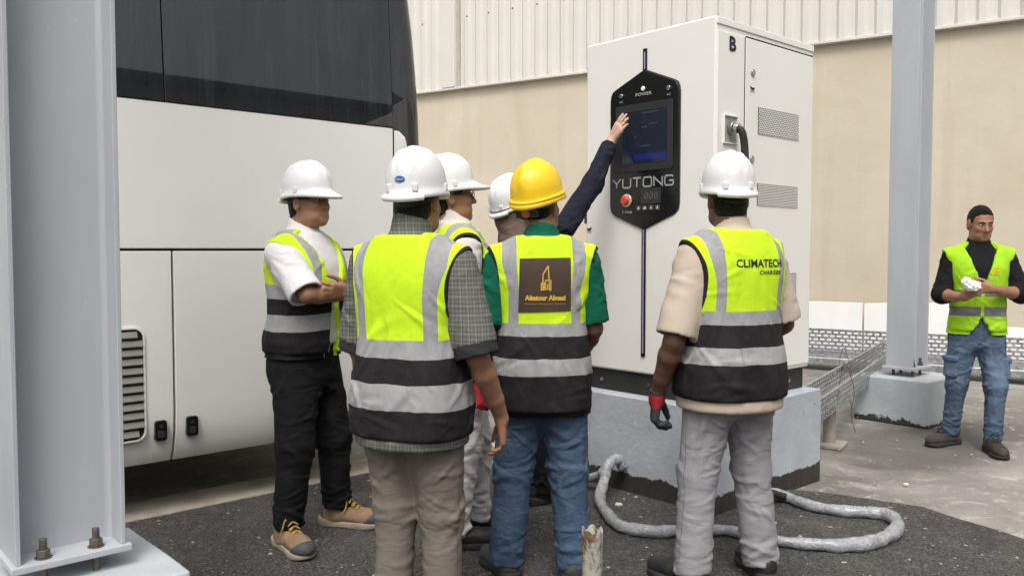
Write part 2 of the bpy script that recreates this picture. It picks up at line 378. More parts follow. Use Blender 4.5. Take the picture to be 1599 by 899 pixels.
# local frame: x runs to the right along the wall, -y faces the yard
wl = MB()
for i in range(60):
    pass
wl.box(-26, 9, 0, .3, 0, WH).build('lower_wall', M['plaster'], bld)
x = -26.0; prof = []
while x < 9:
    prof += [(x, -.045), (x + .07, -.045), (x + .105, -.078), (x + .170, -.078)]; x += .21
prof.append((x, -.035))
V, F = [], []
for (px, py) in prof: V += [(px, py, WH - .031), (px, py, 10)]
for i in range(len(prof) - 1): F.append((2 * i, 2 * i + 2, 2 * i + 3, 2 * i + 1))
n = len(V); V += [(prof[0][0], .3, 10), (prof[-1][0], .3, 10), (prof[0][0], .3, WH - .05), (prof[-1][0], .3, WH - .05)]
link('ribbed_cladding', mesh_from('ribbed_cladding', V, F), M['clad'], bld)
MB().box(-26, 9, -.012, .28, WH + .004, 9.98).build('cladding_backing', M['clad'], bld)
MB().box(-26, 9, -.10, .34, 9.985, 10.1).build('parapet_cap', M['clad'], bld)
MB().box(-26, 9, -.086, -.002, WH - .065, WH - .03, .004).build('drip_flashing', M['clad'], bld)
MB().box(-7.84, -7.60, -.095, -.03, WH - .028, 9.97, .006).build('cover_flashing', M['clad'], bld)
MB().box(-7.58, -7.51, -.084, -.03, WH - .029, 9.96).build('joint_strip', simple('grey_joint', srgb(176, 172, 162), .5), bld)
sc = MB()
for i in range(40):
    X = -12 + i * .42 + random.uniform(-.02, .02)
    for z in (4.95,): sc.cyl((X, -.07, z), (X, -.082, z), .014, 6)
sc.build('screw_heads', simple('rusty_screw', srgb(110, 100, 88), .6, .4), bld, kind='stuff')
cr = MB().prism([(.52, WH - .045), (.62, WH - .065), (.72, WH - .06), (.80, WH - .075), (.90, WH - .05), (.82, WH - .03), (.7, WH - .035)], 1, -.094, -.08)
cr.build('torn_sealant', M['dark'], bld)

# unseen building added across the yard to give the coach windows something to mirror
ob = empty('added_mirrored_building', B0 + Vector((.669, -.743, 0)) * 19, YAW, 'low dark building added out of view for the bus windows to mirror', 'building')
MB().box(-24, 24, -6, 0, 0, 8.2).build('wall', simple('dark_grey_wall', srgb(128, 128, 126), .8, 0, .15, .8), ob)
MB().box(-24.2, 24.2, -6.2, .25, 8.205, 8.5, .02).build('roof_edge', simple('roof_edge_paint', srgb(60, 62, 64), .6), ob)
MB().box(-24, 24, .005, .06, 2.2, 2.5).build('wall_band', simple('pale_band', srgb(130, 132, 132), .7), ob)
for k in range(7):
    MB().box(-20 + 6 * k, -17 + 6 * k, .004, .05, 3.8, 5.4).build('window', M['black'], ob)
# ================================================================ COACH
bus = empty('coach_bus', B0, YAW, 'white coach with tinted side glass parked along the yard, luggage doors shut', 'bus')
SK, SEAM, WIN, TOP = .31, 1.40, 2.145, 3.45
END = .755
def panel(name, x0, x1, z0, z1, y=0.0, parent=bus, mat=None, t=.03, bev=.006):
    return MB().box(x0, x1, y, y + t, z0, z1, bev).build(name, mat or M['bus'], parent, True)
panel('side_panel', -11, END - .006, SEAM + .006, WIN - .004)
g_ = .006
xs = [-11, -9.4, -7.6, -5.6, -3.9, -2.35, -.60, END + .02]
doors = []
for i in range(len(xs) - 1):
    z0 = SK if i not in (3,) else .95
    # lower edge curls under the body
    x0, x1 = xs[i] + g_, xs[i + 1] - g_
    poly = [(0, SEAM - .006), (0, .60), (.008, .48), (.03, .38), (.065, z0), (.11, z0), (.085, .40), (.05, .62), (.03, SEAM - .006)] if z0 < .9 else [(0, SEAM - .006), (0, z0), (.03, z0), (.03, SEAM - .006)]
    d = MB().prism(poly, 0, x0, x1, .004).build('luggage_door', M['bus'], bus, True); doors.append(d)
for (X, Z, par) in ((-.675, .485, doors[5]), (-.515, .487, doors[6])):
    h = MB().prism(rrect(X - .03, X + .03, Z - .052, Z + .052, .014), 1, -.012, .02, .003).build('latch', M['black'], par, True)
    q = MB(); q.prism(rrect(X - .016, X + .016, Z - .036, Z + .0, .008), 1, -.018, -.010, .002); q.cyl((X, -.010, Z + .022), (X, -.020, Z + .022), .010, 12); q.build('latch_button', M['blackm'], h, True)
# louvred vent in the sixth door
vx0, vx1, vz0, vz1 = -1.22, -.752, .452, 1.012
vent = MB().prism(rrect(vx0, vx1, vz0, vz1, .045), 1, -.003, -.0015).build('vent_recess', M['dark'], doors[5], True)
fr = rrect(vx0 - .006, vx1 + .006, vz0 - .006, vz1 + .006, .05, 6); fi = rrect(vx0 + .004, vx1 - .004, vz0 + .004, vz1 - .004, .044, 6); N = len(fr)
V = [(a, -.008, b) for a, b in fr] + [(a, -.008, b) for a, b in fi] + [(a, .001, b) for a, b in fr]
F = [(i, (i + 1) % N, N + (i + 1) % N, N + i) for i in range(N)] + [((i + 1) % N, i, 2 * N + i, 2 * N + (i + 1) % N) for i in range(N)]
link('vent_frame', mesh_from('vent_frame', V, F), M['bus'], doors[5])
nl = 12; pitch = (vz1 - vz0 - .02) / nl
lou = None
for i in range(nl):
    z = vz0 + .012 + i * pitch; ins = .03 if i in (0, nl - 1) else .006
    m = MB().prism([(-.006, z), (-.016, z + .008), (-.004, z + pitch * .80), (-.0035, z + pitch * .80), (-.004, z)], 0, vx0 + ins, vx1 - ins)
    if lou is None: lou = m.build('louvre', simple('louvre_paint', srgb(128, 127, 121), .5), doors[5])
    else:
        o = m.build('louvre', lou.data.materials[0], doors[5])
# glass band
pn = [-11, -8.9, -6.8, -4.7, -2.66, -.626, END - .004]
tilt = .060
for i in range(len(pn) - 1):
    a, b = pn[i] + .003, pn[i + 1] - .003
    MB().prism([(-.004, WIN), (.04, WIN), (.045 + tilt, 3.2), (.0 + tilt, 3.2)], 0, a, b, .003).build('window_pane', M['glass'], bus, True)
MB().prism([(0.004 + tilt, 3.205), (.06, 3.35), (.18, 3.45), (.4, 3.5), (2.1, 3.5), (2.32, 3.45), (2.44, 3.35), (2.49, 3.205)], 0, -11, END + .1).build('roof', M['bus'], bus, True)
# tail of the coach: dark wraparound glass above, white corner below
def corner(x_out, rad, z, inset, n=8):
    """plan outline of the rounded end: from the near side round to the far side"""
    pts = [(END, inset)]
    for k in range(n + 1):
        a = R(90 * k / n); pts.append((x_out - rad + rad * math.sin(a), inset + rad - rad * math.cos(a)))
    for k in range(n + 1):
        a = R(90 * k / n); pts.append((x_out - rad + rad * math.cos(a), 2.5 - inset - rad + rad * math.sin(a)))
    pts.append((END, 2.5 - inset)); return pts
def loft(sections, name, mat, parent, smooth=True):
    V, F = [], []
    m = len(sections[0][1])
    for z, pts in sections: V += [(p[0], p[1], z) for p in pts]
    for j in range(len(sections) - 1):
        for i in range(m - 1): F.append((j * m + i, j * m + i + 1, (j + 1) * m + i + 1, (j + 1) * m + i))
    k = len(sections) - 1
    F.append(tuple(range(m))[::-1]); F.append(tuple(k * m + i for i in range(m)))
    me = mesh_from(name, V, F); o = link(name, me, mat, parent)
    me.polygons.foreach_set('use_smooth', [True] * len(me.polygons)); me.set_sharp_from_angle(angle=R(40)); return o
tail = [(1.72, 1.01), (2.0, 1.012), (2.25, 1.008), (2.5, 1.0), (2.75, .985), (3.0, .96), (3.2, .92), (3.35, .86)]
loft([(z, corner(x, .13 if x - .13 > END - .02 else max(.03, x - END), z, .006 + max(0, z - 2.145) * .058)) for z, x in tail], 'tail_glass', M['glass'], bus)
lowt = [(.31, .83), (.45, .875), (.8, .89), (1.4, .90), (1.9, .90), (2.0, .90), (2.06, .893), (2.095, .88), (2.118, .85), (2.128, .80)]
loft([(z, corner(x + .012, max(.03, min(.09, x - END)), z, -.001 if z > .45 else .03)) for z, x in lowt], 'tail_panel', M['bus'], bus)
MB().box(-10.98, END, .06, 2.44, .42, 3.2).build('inner_body', M['dark'], bus)
MB().box(-10.9, .78, 2.47, 2.5, .31, 2.14).build('far_side_panel', M['bus'], bus)
MB().box(-11.05, -10.99, .02, 2.48, .31, 3.2, .02).build('front_panel', M['bus'], bus)
for X in (-3.1, -8.5):
    for Y in (.22, 2.28):
        wv = MB(); wv.cyl((X, Y - .15, .5), (X, Y + .15, .5), .5, 40, bev=.04); t = wv.build('tyre', M['rubber'], bus, True)
        MB().cyl((X, Y - .16, .5), (X, Y - .10, .5), .29, 28, bev=.01).build('rim', M['chrome'], t, True)
MB().prism(rrect(-1.985, -1.925, .545, .59, .012), 1, -.02, .01, .004).build('marker_light', M['amber'], doors[4], True)

# ================================================================ CHARGER
CH0 = Vector((1.066, 4.5, .565))
plinth = empty('charger_plinth', (CH0.x, CH0.y, 0), YAW, 'large grey painted concrete block with tarred foot carrying the white charger', 'concrete base')
pm = MB(); pm.box(-.08, 1.012, -.08, 1.0, 0, .563, .007)
bmesh.ops.subdivide_edges(pm.bm, edges=pm.bm.edges[:], cuts=6, use_grid_fill=True)
for v in pm.bm.verts:
    a = v.co * 9; v.co += Vector((math.sin(a.y * 1.3 + a.z), math.sin(a.x * 1.1 + 2 * a.z), math.sin(a.x + a.y))) * .001
pm.build('block', M['pconc'], plinth, True)
cg = empty('ev_charger', CH0, YAW, 'tall white charging cabinet lettered YUTONG with black control panel', 'charger')
D, Wd, H = 1.0, .923, 2.06
MB().box(.02, D - .03, .02, Wd - .02, 0, .125, .004).build('base_skirt', M['blackm'], cg, True)
fx = MB()
for (a, b) in ((.13, -.0), (.8, 0), ): fx.cyl((a, .022, .06), (a, .012, .06), .012, 8)
for b in (.1, .45, .8): fx.cyl((.022, b, .06), (.012, b, .06), .012, 8)
fx.build('skirt_screws', M['chrome'], cg, kind='stuff')
cb = MB(); cb.box(0, D, 0, Wd, .126, H, .014, 3); cb.build('cabinet', M['charger'], cg, True)
MB().box(.004, D - .004, -.0065, .01, H - .045, H - .006, .005, 3).build('top_rail', M['charger'], cg, True)
# side with doors: faces -y
dz0, dz1 = .15, H - .075
MB().box(.272, D - .012, -.006, .02, dz0, dz1, .0035).build('door', M['charger'], cg, True)
dr = cg.children[-1]
MB().box(.012, .262, -.004, .02, dz0, dz1, .0035).build('side_strip', M['charger'], cg, True)
MB().box(.262, .272, -.0015, .0, dz0, dz1).build('door_gap', M['dark'], cg)
MB().box(.274, D - .012, -.004, .0, dz1 + .001, dz1 + .008).build('door_gap', M['dark'], cg)
for z in (1.805, 1.335, .4):
    lk = MB(); lk.cyl((.335, -.006, z), (.335, -.016, z), .019, 16, bev=.003); l_ = lk.build('lock', M['chrome'], dr, True)
def arc_icon(cx, cz, r, axis_face, par, mat):
    V, F = [], []
    for k in range(13):
        a = R(200 + 125 * k / 12); t = .012 * math.sin(math.pi * (k + .5) / 13) + .002
        for rr in (r - t / 2, r + t / 2):
            p = (cx + rr * math.cos(a), cz + rr * math.sin(a)); V.append((p[0], -.0085, p[1]) if axis_face == 's' else (-.0028, p[0], p[1]))
    F = [(2 * i, 2 * i + 1, 2 * i + 3, 2 * i + 2) for i in range(12)]
    return link('turn_icon', mesh_from('turn_icon', V, F), mat, par)
arc_icon(.337, 1.74, .024, 's', dr, M['black_ink'])
def put_text(txt, size, face, a, z, par, mat, name='lettering', sx=1.0, space=1.0, off=.0022, bold=0.0, align='CENTER'):
    """face 'f' = front (reads along -y), 's' = side (reads along +x)"""
    me = text_mesh(txt, size, sx, align, space, bold)
    for v in me.vertices:
        x, y = v.co.x, v.co.y
        v.co = (-off, a - x, z + y) if face == 'f' else (a + x, -off, z + y)
    return link(name, me, mat, par)
put_text('B', .105, 's', .142, 1.925, cg, M['black_ink'], 'letter', 1.1, off=.006, bold=.004)
put_text('LOCK', .018, 's', .337, 1.702, dr, M['black_ink'], 'lettering', 1, off=.0085)
for z0, z1, x0, x1 in ((1.475, 1.625, .395, .83), (1.08, 1.205, .395, .83), (.55, .70, .395, .83)):
    MB().box(x0, x1, -.0072, -.0062, z0, z1).build('vent_backing', M['dark'], dr)
    V, F = perforated(x0, x1, z0, z1, 25, 14, .70, .62)
    V = [(a, -.0105, b) for a, _, b in V]
    o = link('vent_mesh', mesh_from('vent_mesh', V, F), M['charger'], dr)
# socket recess with cable
MB().box(.066, .186, -.006, -.0045, 1.405, 1.545).build('socket_recess', simple('recess_shade', srgb(150, 148, 142), .5), cg)
rc = MB(); 
for a in ((.060, .066, 1.399, 1.551), (.186, .192, 1.399, 1.551)): rc.box(a[0], a[1], -.016, -.004, a[2], a[3])
rc.box(.066, .186, -.016, -.004, 1.545, 1.551); rc.box(.066, .186, -.016, -.004, 1.399, 1.405)
rc.build('recess_frame', M['charger'], cg)
gl = MB(); gl.cyl((.125, -.006, 1.487), (.126, -.035, 1.483), .034, 20, bev=.004); gl.cyl((.126, -.035, 1.483), (.128, -.060, 1.476), .027, 20, bev=.004)
gl.build('cable_gland', M['chrome'], cg, True)
# front panel: faces -x
pc = .47
out = []
def pnl(y, z): out.append((y, z - .565))
sil = [(pc + .012, 2.405), (.675, 2.325), (.70, 2.312), (.714, 2.29), (.718, 2.26), (.718, 1.665), (.712, 1.632), (.70, 1.615), (.68, 1.60), (pc + .016, 1.525), (pc - .016, 1.525),
       (.262, 1.60), (.243, 1.615), (.232, 1.632), (.227, 1.665), (.227, 2.26), (.232, 2.29), (.243, 2.312), (.265, 2.325), (pc - .012, 2.405)]
fr_ = MB().prism([(y, z - .565) for y, z in sil], 0, -.014, .01, .004).build('control_panel', M['black'], cg, True)
cx_, cz_ = pc, 1.96 - .565
rim = [(cx_ + (y - cx_) * 1.025, cz_ + (z - .565 - cz_) * 1.012) for y, z in sil]
MB().prism(rim, 0, -.006, .008, .002).build('panel_trim', simple('dark_trim', (.05, .05, .055), .3), cg, True)
for z0, z1 in ((2.395, 2.53), (.79, 1.535)):
    MB().box(-.008, .004, pc - .014, pc + .014, z0 - .565, z1 - .565, .003).build('light_bar', M['black'], cg)
    MB().box(-.0095, -.0075, pc - .005, pc + .004, z0 - .545, z1 - .585, .0005).build('light_strip', simple('violet_strip', srgb(150, 140, 176), .3), cg)
def fz(z): return z - .565
MB().prism(rrect(.262, .672, fz(1.845), fz(2.225), .012), 0, -.019, -.013, .002).build('screen_bezel', M['blackm'], fr_, True)
scr = MB().box(-.0205, -.0185, .30, .618, fz(1.89), fz(2.185)).build('screen', None, fr_)
for v in scr.data.vertices: v.co.z += .565
scr.location.z = -.565; scr.data.materials.append(M['screen'])
def ribbon(pts, wd):
    P = [Vector(p) for p in pts]; L, Rr = [], []
    for i, p in enumerate(P):
        a = (P[i] - P[i - 1]).normalized() if i else (P[1] - P[0]).normalized(); b = (P[i + 1] - P[i]).normalized() if i < len(P) - 1 else a
        t = (a + b).normalized(); n_ = Vector((-t.y, t.x)); k = wd / 2 / max(.35, n_.dot(Vector((-a.y, a.x)))); L.append(p + n_ * k); Rr.append(p - n_ * k)
    return L, Rr
GL = {'Y': [[(0, 1), (.5, .45), (1, 1)], [(.5, .40), (.5, 0)]], 'U': [[(0, 1), (0, .18), (.14, 0), (.86, 0), (1, .18), (1, 1)]], 'T': [[(0, 1), (1, 1)], [(.5, .93), (.5, 0)]],
      'O': [[(.5, 1), (.14, 1), (0, .82), (0, .18), (.14, 0), (.86, 0), (1, .18), (1, .82), (.86, 1), (.5, 1)]], 'N': [[(0, 0), (0, .95), (1, .05), (1, 1)]],
      'G': [[(1, .86), (.86, 1), (.14, 1), (0, .82), (0, .18), (.14, 0), (.86, 0), (1, .14), (1, .48), (.5, .48)]]}
V, F = [], []
for i, ch in enumerate('YUTONG'):
    for s_i, seg_ in enumerate(GL[ch]):
        Lf, Rt = ribbon([((-.222 + i * .0755) + p[0] * .058, p[1] * .052) for p in seg_], .0095); k = len(V); dd = .0168 + .0004 * s_i
        for a, b in zip(Lf, Rt): V += [(-dd, pc - a.x, fz(1.756) + a.y), (-dd, pc - b.x, fz(1.756) + b.y)]
        F += [(k + 2 * j, k + 2 * j + 1, k + 2 * j + 3, k + 2 * j + 2) for j in range(len(Lf) - 1)]
link('lettering', mesh_from('lettering', V, F), M['letter'], fr_)
put_text('POWER', .026, 'f', pc, fz(2.275), fr_, M['white_ink'], 'lettering', 1.3, 1, .0165)
put_text('E-Stop', .022, 'f', .585, fz(1.618), fr_, M['white_ink'], 'lettering', 1.3, 1, .0165)
lamp_w = simple('white_lamp', (.85, .85, .85), .3)
for y, z, mt in ((.632, 2.283, M['chrome']), (pc, 2.305, lamp_w), (.292, 2.285, M['chrome'])):
    MB().cyl((-.014, y, fz(z)), (-.024, y, fz(z)), .0135, 16, bev=.003).build('indicator_lamp', mt, fr_, True)
for y in (.632, .292): put_text('AC', .016, 'f', y, fz(2.25), fr_, M['white_ink'], 'lettering', 1.2, 1, .0165)
MB().cyl((-.014, .585, fz(1.682)), (-.026, .585, fz(1.682)), .038, 28, bev=.004).build('stop_button_ring', M['rim'], fr_, True)
MB().cyl((-.026, .585, fz(1.682)), (-.048, .585, fz(1.682)), .025, 24, bev=.006).build('stop_button', M['red'], fr_, True)
MB().prism(rrect(.342, .482, fz(1.66), fz(1.745), .006), 0, -.0175, -.013, .001).build('card_reader', simple('card_reader_face', (.03, .03, .032), .35), fr_, True)
cr_ = fr_.children[-1]
for k in range(3):
    m = MB(); y0 = .375 + k * .033
    for r0 in (.014,):
        pts = [(-.0186, y0 + .011 * math.cos(a), fz(1.703) + .018 * math.sin(a)) for a in np.linspace(0, 2 * math.pi, 17)]
        m.tube(pts, .0016, 5, False)
    m.tube([(-.0186, y0 - .004, fz(1.703)), (-.0186, y0 + .004, fz(1.703))], .0016, 5)
    m.build('card_icon', M['dim_ink'], cr_)
for k, wd in enumerate((.016, .022, .012, .012)):
    y0 = .50 - k * .045
    MB().prism(rrect(y0 - .018, y0 + .018, fz(1.622), fz(1.652), .003), 0, -.0165, -.0135).build('payment_sticker', simple('sticker_face', (.045, .045, .047), .4), fr_)
    q = MB(); q.box(-.0178, -.0166, y0 - wd / 2, y0 + wd / 2, fz(1.629), fz(1.637)); q.box(-.0178, -.0166, y0 - wd / 3, y0 + wd / 6, fz(1.637), fz(1.645)); q.build('sticker_mark', M['white_ink'], fr_.children[-1])
arc_icon(.895, fz(1.545), .022, 'f', cg, M['black_ink'])
put_text('LOCK', .016, 'f', .895, fz(1.508), cg, M['black_ink'], 'lettering', 1, off=.0028)
# plug holster on the hidden left flank
MB().box(.02, .10, Wd + .0, Wd + .035, fz(1.56), fz(1.80), .006).build('plug_holster', M['blackm'], cg, True)
hol = cg.children[-1]
MB().cyl((.06, Wd + .03, fz(1.66)), (.035, Wd + .085, fz(1.62)), .028, 16, bev=.004).build('plug_handle', simple('plug_grey', srgb(90, 92, 98), .4), hol, True)
def cable(name, pts, r, mat, label, n=10, cat='cable', seg=12):
    return tag(MB().tube(smooth_path(pts, n), r, seg).build(name, mat, None, 'all'), label, cat)
def cl(x, y, z): return tuple(CH0 + U * x + W * y + Vector((0, 0, z)))
cable('charging_cable', [cl(.127, -.062, 1.474), cl(.135, -.078, 1.448), cl(.150, -.082, 1.37), cl(.150, -.085, 1.26), cl(.13, -.09, 1.0), cl(.12, -.10, .6), cl(.15, -.115, .1), cl(.27, -.13, -.3), cl(.29, -.15, -.46), tuple(ground_at(1212, 771, .07)), tuple(ground_at(1230, 776, .045))], .020, M['rubber'],
      'thick black cable drooping from the charger side socket behind the white helmet')
cable('plug_cable', [cl(.035, Wd + .085, fz(1.62)), cl(.02, Wd + .12, fz(1.55)), cl(-.02, Wd + .19, fz(1.40)), cl(-.03, Wd + .24, fz(1.2)), cl(.0, Wd + .2, fz(.8)), cl(.1, Wd + .15, fz(.3)), cl(.1, Wd + .2, fz(.06))], .021, M['rubber'],
      'black cable hanging from the plug on the left flank of the charger')
# hose in clear wrapping looping over the ground
g0 = lambda a, b, z=.045: tuple(ground_at(a, b, z))
FR = lambda px, z, off=.1: None
lp = [(.628, 4.815, .165), (.612, 4.80, .205), (.575, 4.775, .215), (.535, 4.745, .175), (.51, 4.69, .105), g0(937, 780, .05), g0(950, 803), g0(972, 822), g0(1020, 829), g0(1075, 827), g0(1130, 827), g0(1180, 838), g0(1235, 846),
      g0(1300, 851), g0(1352, 848), g0(1388, 836), g0(1402, 818), g0(1384, 803), g0(1340, 799), g0(1300, 795), g0(1262, 788), g0(1228, 775), g0(1195, 768)]
sp = smooth_path(lp, 10); rr = []
for i, p in enumerate(sp):
    t = i / len(sp); base = .030 if t < .55 else (.034 if t < .8 else .030)
    if .42 < t < .58: base = .026
    rr.append(base * (1 + .04 * math.sin(i * 1.3) + .07 * math.sin(i * .41 + 1)) )
hm = MB().tube(sp, rr, 18)
for v in hm.bm.verts:
    a = v.co * 42; v.co += Vector((math.sin(a.y + 2 * a.z), math.sin(a.x * 1.2 - a.z), math.sin(a.x + a.y))) * .0022
hm2 = smooth_path([(-.25, 5.42, .045), (.05, 5.22, .045), (.28, 5.02, .05), (.42, 4.89, .075), (.50, 4.80, .12), (.515, 4.765, .15)], 8); hm.tube(hm2, .026, 14)
tag(hm.build('wrapped_hose', M['wrap'], None, 'all'), 'thick hose in clear plastic wrapping looped across the asphalt by the charger base', 'hose')

# ================================================================ STEEL COLUMNS
def column(loc, rz, ps, ph, label, plabel, hh=.31, fw=.23, top=7.0, pz=None, plate=(.46, .36), off=(0, 0)):
    base = empty('column_footing', (loc[0], loc[1], 0), rz, plabel, 'concrete base', 'concrete footings under the steel columns')
    pm = MB(); pm.box(-ps[0] / 2 + off[0], ps[0] / 2 + off[0], -ps[1] / 2 + off[1], ps[1] / 2 + off[1], 0, ph, .012)
    bmesh.ops.subdivide_edges(pm.bm, edges=pm.bm.edges[:], cuts=5, use_grid_fill=True)
    for v in pm.bm.verts:
        a = v.co * 8; v.co += Vector((math.sin(a.y * 1.3 + a.z), math.sin(a.x * 1.1 + 2 * a.z), math.sin(a.x + a.y))) * .0012
    pm.build('block', M['pconc2'], base, True)
    c = empty('steel_column', (loc[0], loc[1], ph + .055), rz, label, 'column', 'grey steel columns')
    tf, tw = .016, .010
    m = MB()
    m.box(-hh / 2, -hh / 2 + tf, -fw / 2, fw / 2, .022, top, .003); m.box(hh / 2 - tf, hh / 2, -fw / 2, fw / 2, .022, top, .003)
    m.build('flange', M['steel'], c, True)
    web = MB().prism([(-hh / 2 + tf, -tw / 2 - .018), (-hh / 2 + tf + .006, -tw / 2 - .006), (-hh / 2 + tf + .02, -tw / 2), (hh / 2 - tf - .02, -tw / 2), (hh / 2 - tf - .006, -tw / 2 - .006), (hh / 2 - tf, -tw / 2 - .018),
                (hh / 2 - tf, tw / 2 + .018), (hh / 2 - tf - .02, tw / 2), (-hh / 2 + tf + .02, tw / 2), (-hh / 2 + tf, tw / 2 + .018)], 2, .022, top).build('web', M['steel'], c, True)
    pl = MB().box(-plate[0] / 2, plate[0] / 2, -plate[1] / 2, plate[1] / 2, 0, .022, .003).build('base_plate', M['steel'], c, True)
    for sx in (-1, 1):
        for sy in (-1, 1):
            X, Y = sx * hh * .24, sy * fw * .36
            b = MB(); b.cyl((X, Y, .02), (X, Y, .085), .012, 12, bev=.002); b.cyl((X, Y, -.06), (X, Y, .0), .012, 12)
            bo = b.build('anchor_bolt', M['brass'], c, True)
            MB().cyl((X, Y, .026), (X, Y, .05), .021, 6, bev=.002).build('nut', M['brass'], bo, True)
            MB().cyl((X, Y, .022), (X, Y, .026), .026, 18).build('washer', M['brass'], bo, True)
    return c
ZP = .335
# near column: its web faces the bus side heading; left edge of the face seen at 2.62 m
ca = Vector((-.583 * 2.62, 2.62, 0)); cc = ca + U * .16 - W * -.0
column((cc.x - .095, cc.y + .085), YAW, (.62, .62), ZP, 'broad grey steel column in the left foreground beside the white bus', 'grey painted footing under the foreground column at the left edge', hh=.33, fw=.23, plate=(.36, .27), top=5)
rcen = Vector((3.30, 7.02, 0))
column((3.27, 7.02), YAW, (.60, .60), .37, 'slimmer grey steel column standing near the beige wall right of the charger', 'grey painted footing under the far column beside the man in jeans', hh=.29, fw=.22, plate=(.34, .26), top=6)

# ================================================================ CABLE TRAYS, PANELS, STUB
def wl_(x, y, z): return tuple(W0 + (-WD) * x + (-WN) * (-y) * -1 + Vector((0, 0, z)))
wt = empty('cable_tray', W0 + WN * .55, wall_yaw + math.pi, 'long galvanised perforated cable tray lying along the foot of the beige wall', 'cable tray', 'perforated cable trays')
V, F = perforated(-12, 5, .16, .47, 230, 7, .68, .46)
link('perforated_side', mesh_from('perforated_side', V, F), M['galv'], wt)
V, F = perforated(-12, 5, .16, .47, 230, 7, .68, .46)
MB().box(-12, 5, .28, .283, .158, .20).build('back_lip', M['galv'], wt)
MB().box(-12, 5, -.012, .0, .465, .485).build('top_lip', M['galv'], wt)
MB().box(-12, 5, .0, .3, .15, .158).build('tray_bottom', M['galv'], wt)
MB().box(-12, 5, -.05, -.004, .06, .155, .015).build('lower_rail', M['galv'], wt, True)
for i in range(9):
    MB().box(-11 + i * 1.9, -10.93 + i * 1.9, -.02, .30, 0, .149).build('support_foot', M['galv'], wt)
dt = empty('cable_tray', (2.0, 5.45, 0), math.atan2(.85, .53), 'sloping perforated cable tray running from the charger base to the wall', 'cable tray', 'perforated cable trays')
L = 4.3
for y in (0, .2):
    V, F = perforated(-.55, L, .295, .44, 64, 4, .50, .50)
    link('perforated_side', mesh_from('perforated_side', [(a, y, b) for a, _, b in V], F), M['galv'], dt)
    MB().box(-.55, L, y - .012, y + .008, .438, .455).build('top_lip', M['galv'], dt)
V, F = perforated(-.55, L, .005, .195, 60, 3, .5, .5)
link('tray_bottom', mesh_from('tray_bottom', [(a, b, .292) for a, _, b in V], F), M['galv'], dt)
for X in (.62, 2.3):
    st = MB(); st.cyl((X, .08, .03), (X, .08, .29), .045, 14); st.box(X - .11, X + .11, -.03, .19, 0, .035, .01); st.build('support_post', M['curb'], dt, True)
for a, b, c in ((.9, .0, 0), (1.9, .2, 1)):
    pts = [(a, b - .014, .46), (a + .02, b - .03, .35), (a - .03, b - .02, .2), (a + .04, b - .04, .06)]
    MB().tube(smooth_path([(a + .1, b + .1, .30), (a + .05, b + .05, .56)] + pts, 6), .0022, 6).build('tie_wire', M['rubber'], dt)
def lean_panel(poly, off, label, th=.03):
    o = empty('white_panel', W0 + WN * off, wall_yaw + math.pi, label, 'panel', 'white sheets along the wall')
    MB().prism(poly, 1, 0, th, .003).build('sheet', M['whitepanel'], o)
    MB().box(min(p[0] for p in poly) + .02, max(p[0] for p in poly) - .02, th, th + .03, .02, .08).build('stiffener', M['galv'], o)
    return o
lean_panel([(-2.75, .1), (-1.62, .1), (-1.62, .775), (-2.75, .775)], .16, 'white sheet panel resting against the wall right behind the charger')
lean_panel([(-1.60, .1), (-.98, .1), (-.98, .92), (-1.06, .92), (-1.22, .79), (-1.60, .77)], .16, 'white sheet panel with raised stepped corner left of the far column')
lean_panel([(-.96, .1), (-.66, .1), (-.66, .80), (-.96, .80)], .16, 'narrow white sheet panel right of the far column')
lean_panel([(-.56, .1), (1.9, .1), (1.9, .56), (-.56, .56)], .16, 'long low white sheet panel behind the man in jeans')
st = empty('pipe_stub', (.287, 3.0, -.025), 0, 'short white painted pipe stub flaking with rust in the foreground', 'pipe')
pm = MB(); ang = [2 * math.pi * k / 28 for k in range(28)]; V, F = [], []
rings = [(.0, .037), (.2, .037), (.34, .0375), (.40, .038), (.424, .039), (.430, .036), (.425, .031), (.36, .030)]
for j, (z, r) in enumerate(rings):
    for k, a in enumerate(ang):
        j_ = .004 * math.sin(3 * a + j) + (.008 * math.sin(5 * a) * (z > .4)); V.append(((r + .0015 * math.sin(4 * a + 3 * j)) * math.cos(a), (r + .0015 * math.sin(4 * a + 3 * j)) * math.sin(a), z + j_))
for j in range(len(rings) - 1):
    for k in range(28): F.append((j * 28 + k, j * 28 + (k + 1) % 28, (j + 1) * 28 + (k + 1) % 28, (j + 1) * 28 + k))
link('pipe', mesh_from('pipe', V, F), M['rust'], st, True)
MB().cyl((0, 0, .34), (0, 0, .365), .0305, 20).build('rubble_fill', simple('rubble', srgb(110, 100, 86), .95, 0, .5, 40, 1, 60), st)
for i, (px, py, s) in enumerate(((966, 788, .022), (1210, 816, .012), (1318, 878, .012), (545, 706, .015), (1415, 756, .016))):
    p = ground_at(px, py, .016); m = MB(); m.prism([(-s, -s * .5), (-.2 * s, -.8 * s), (s, -s * .3), (.7 * s, .6 * s), (-.5 * s, .7 * s)], 2, 0, s * .35)
    o = m.build('litter_scrap', simple('pale_scrap', srgb(205, 198, 180), .8), None); o.location = p; o.rotation_euler = (.2, .1, i * 1.3)
    tag(o, ['pale crumpled scrap inside the hose loop by the plinth', 'small pale scrap beside the grey trousers', 'small pale scrap on asphalt below the hose loop', 'pale scrap on ground beside the black trousers', 'pale scrap on concrete in front of the far footing'][i], 'scrap', 'small litter scraps')
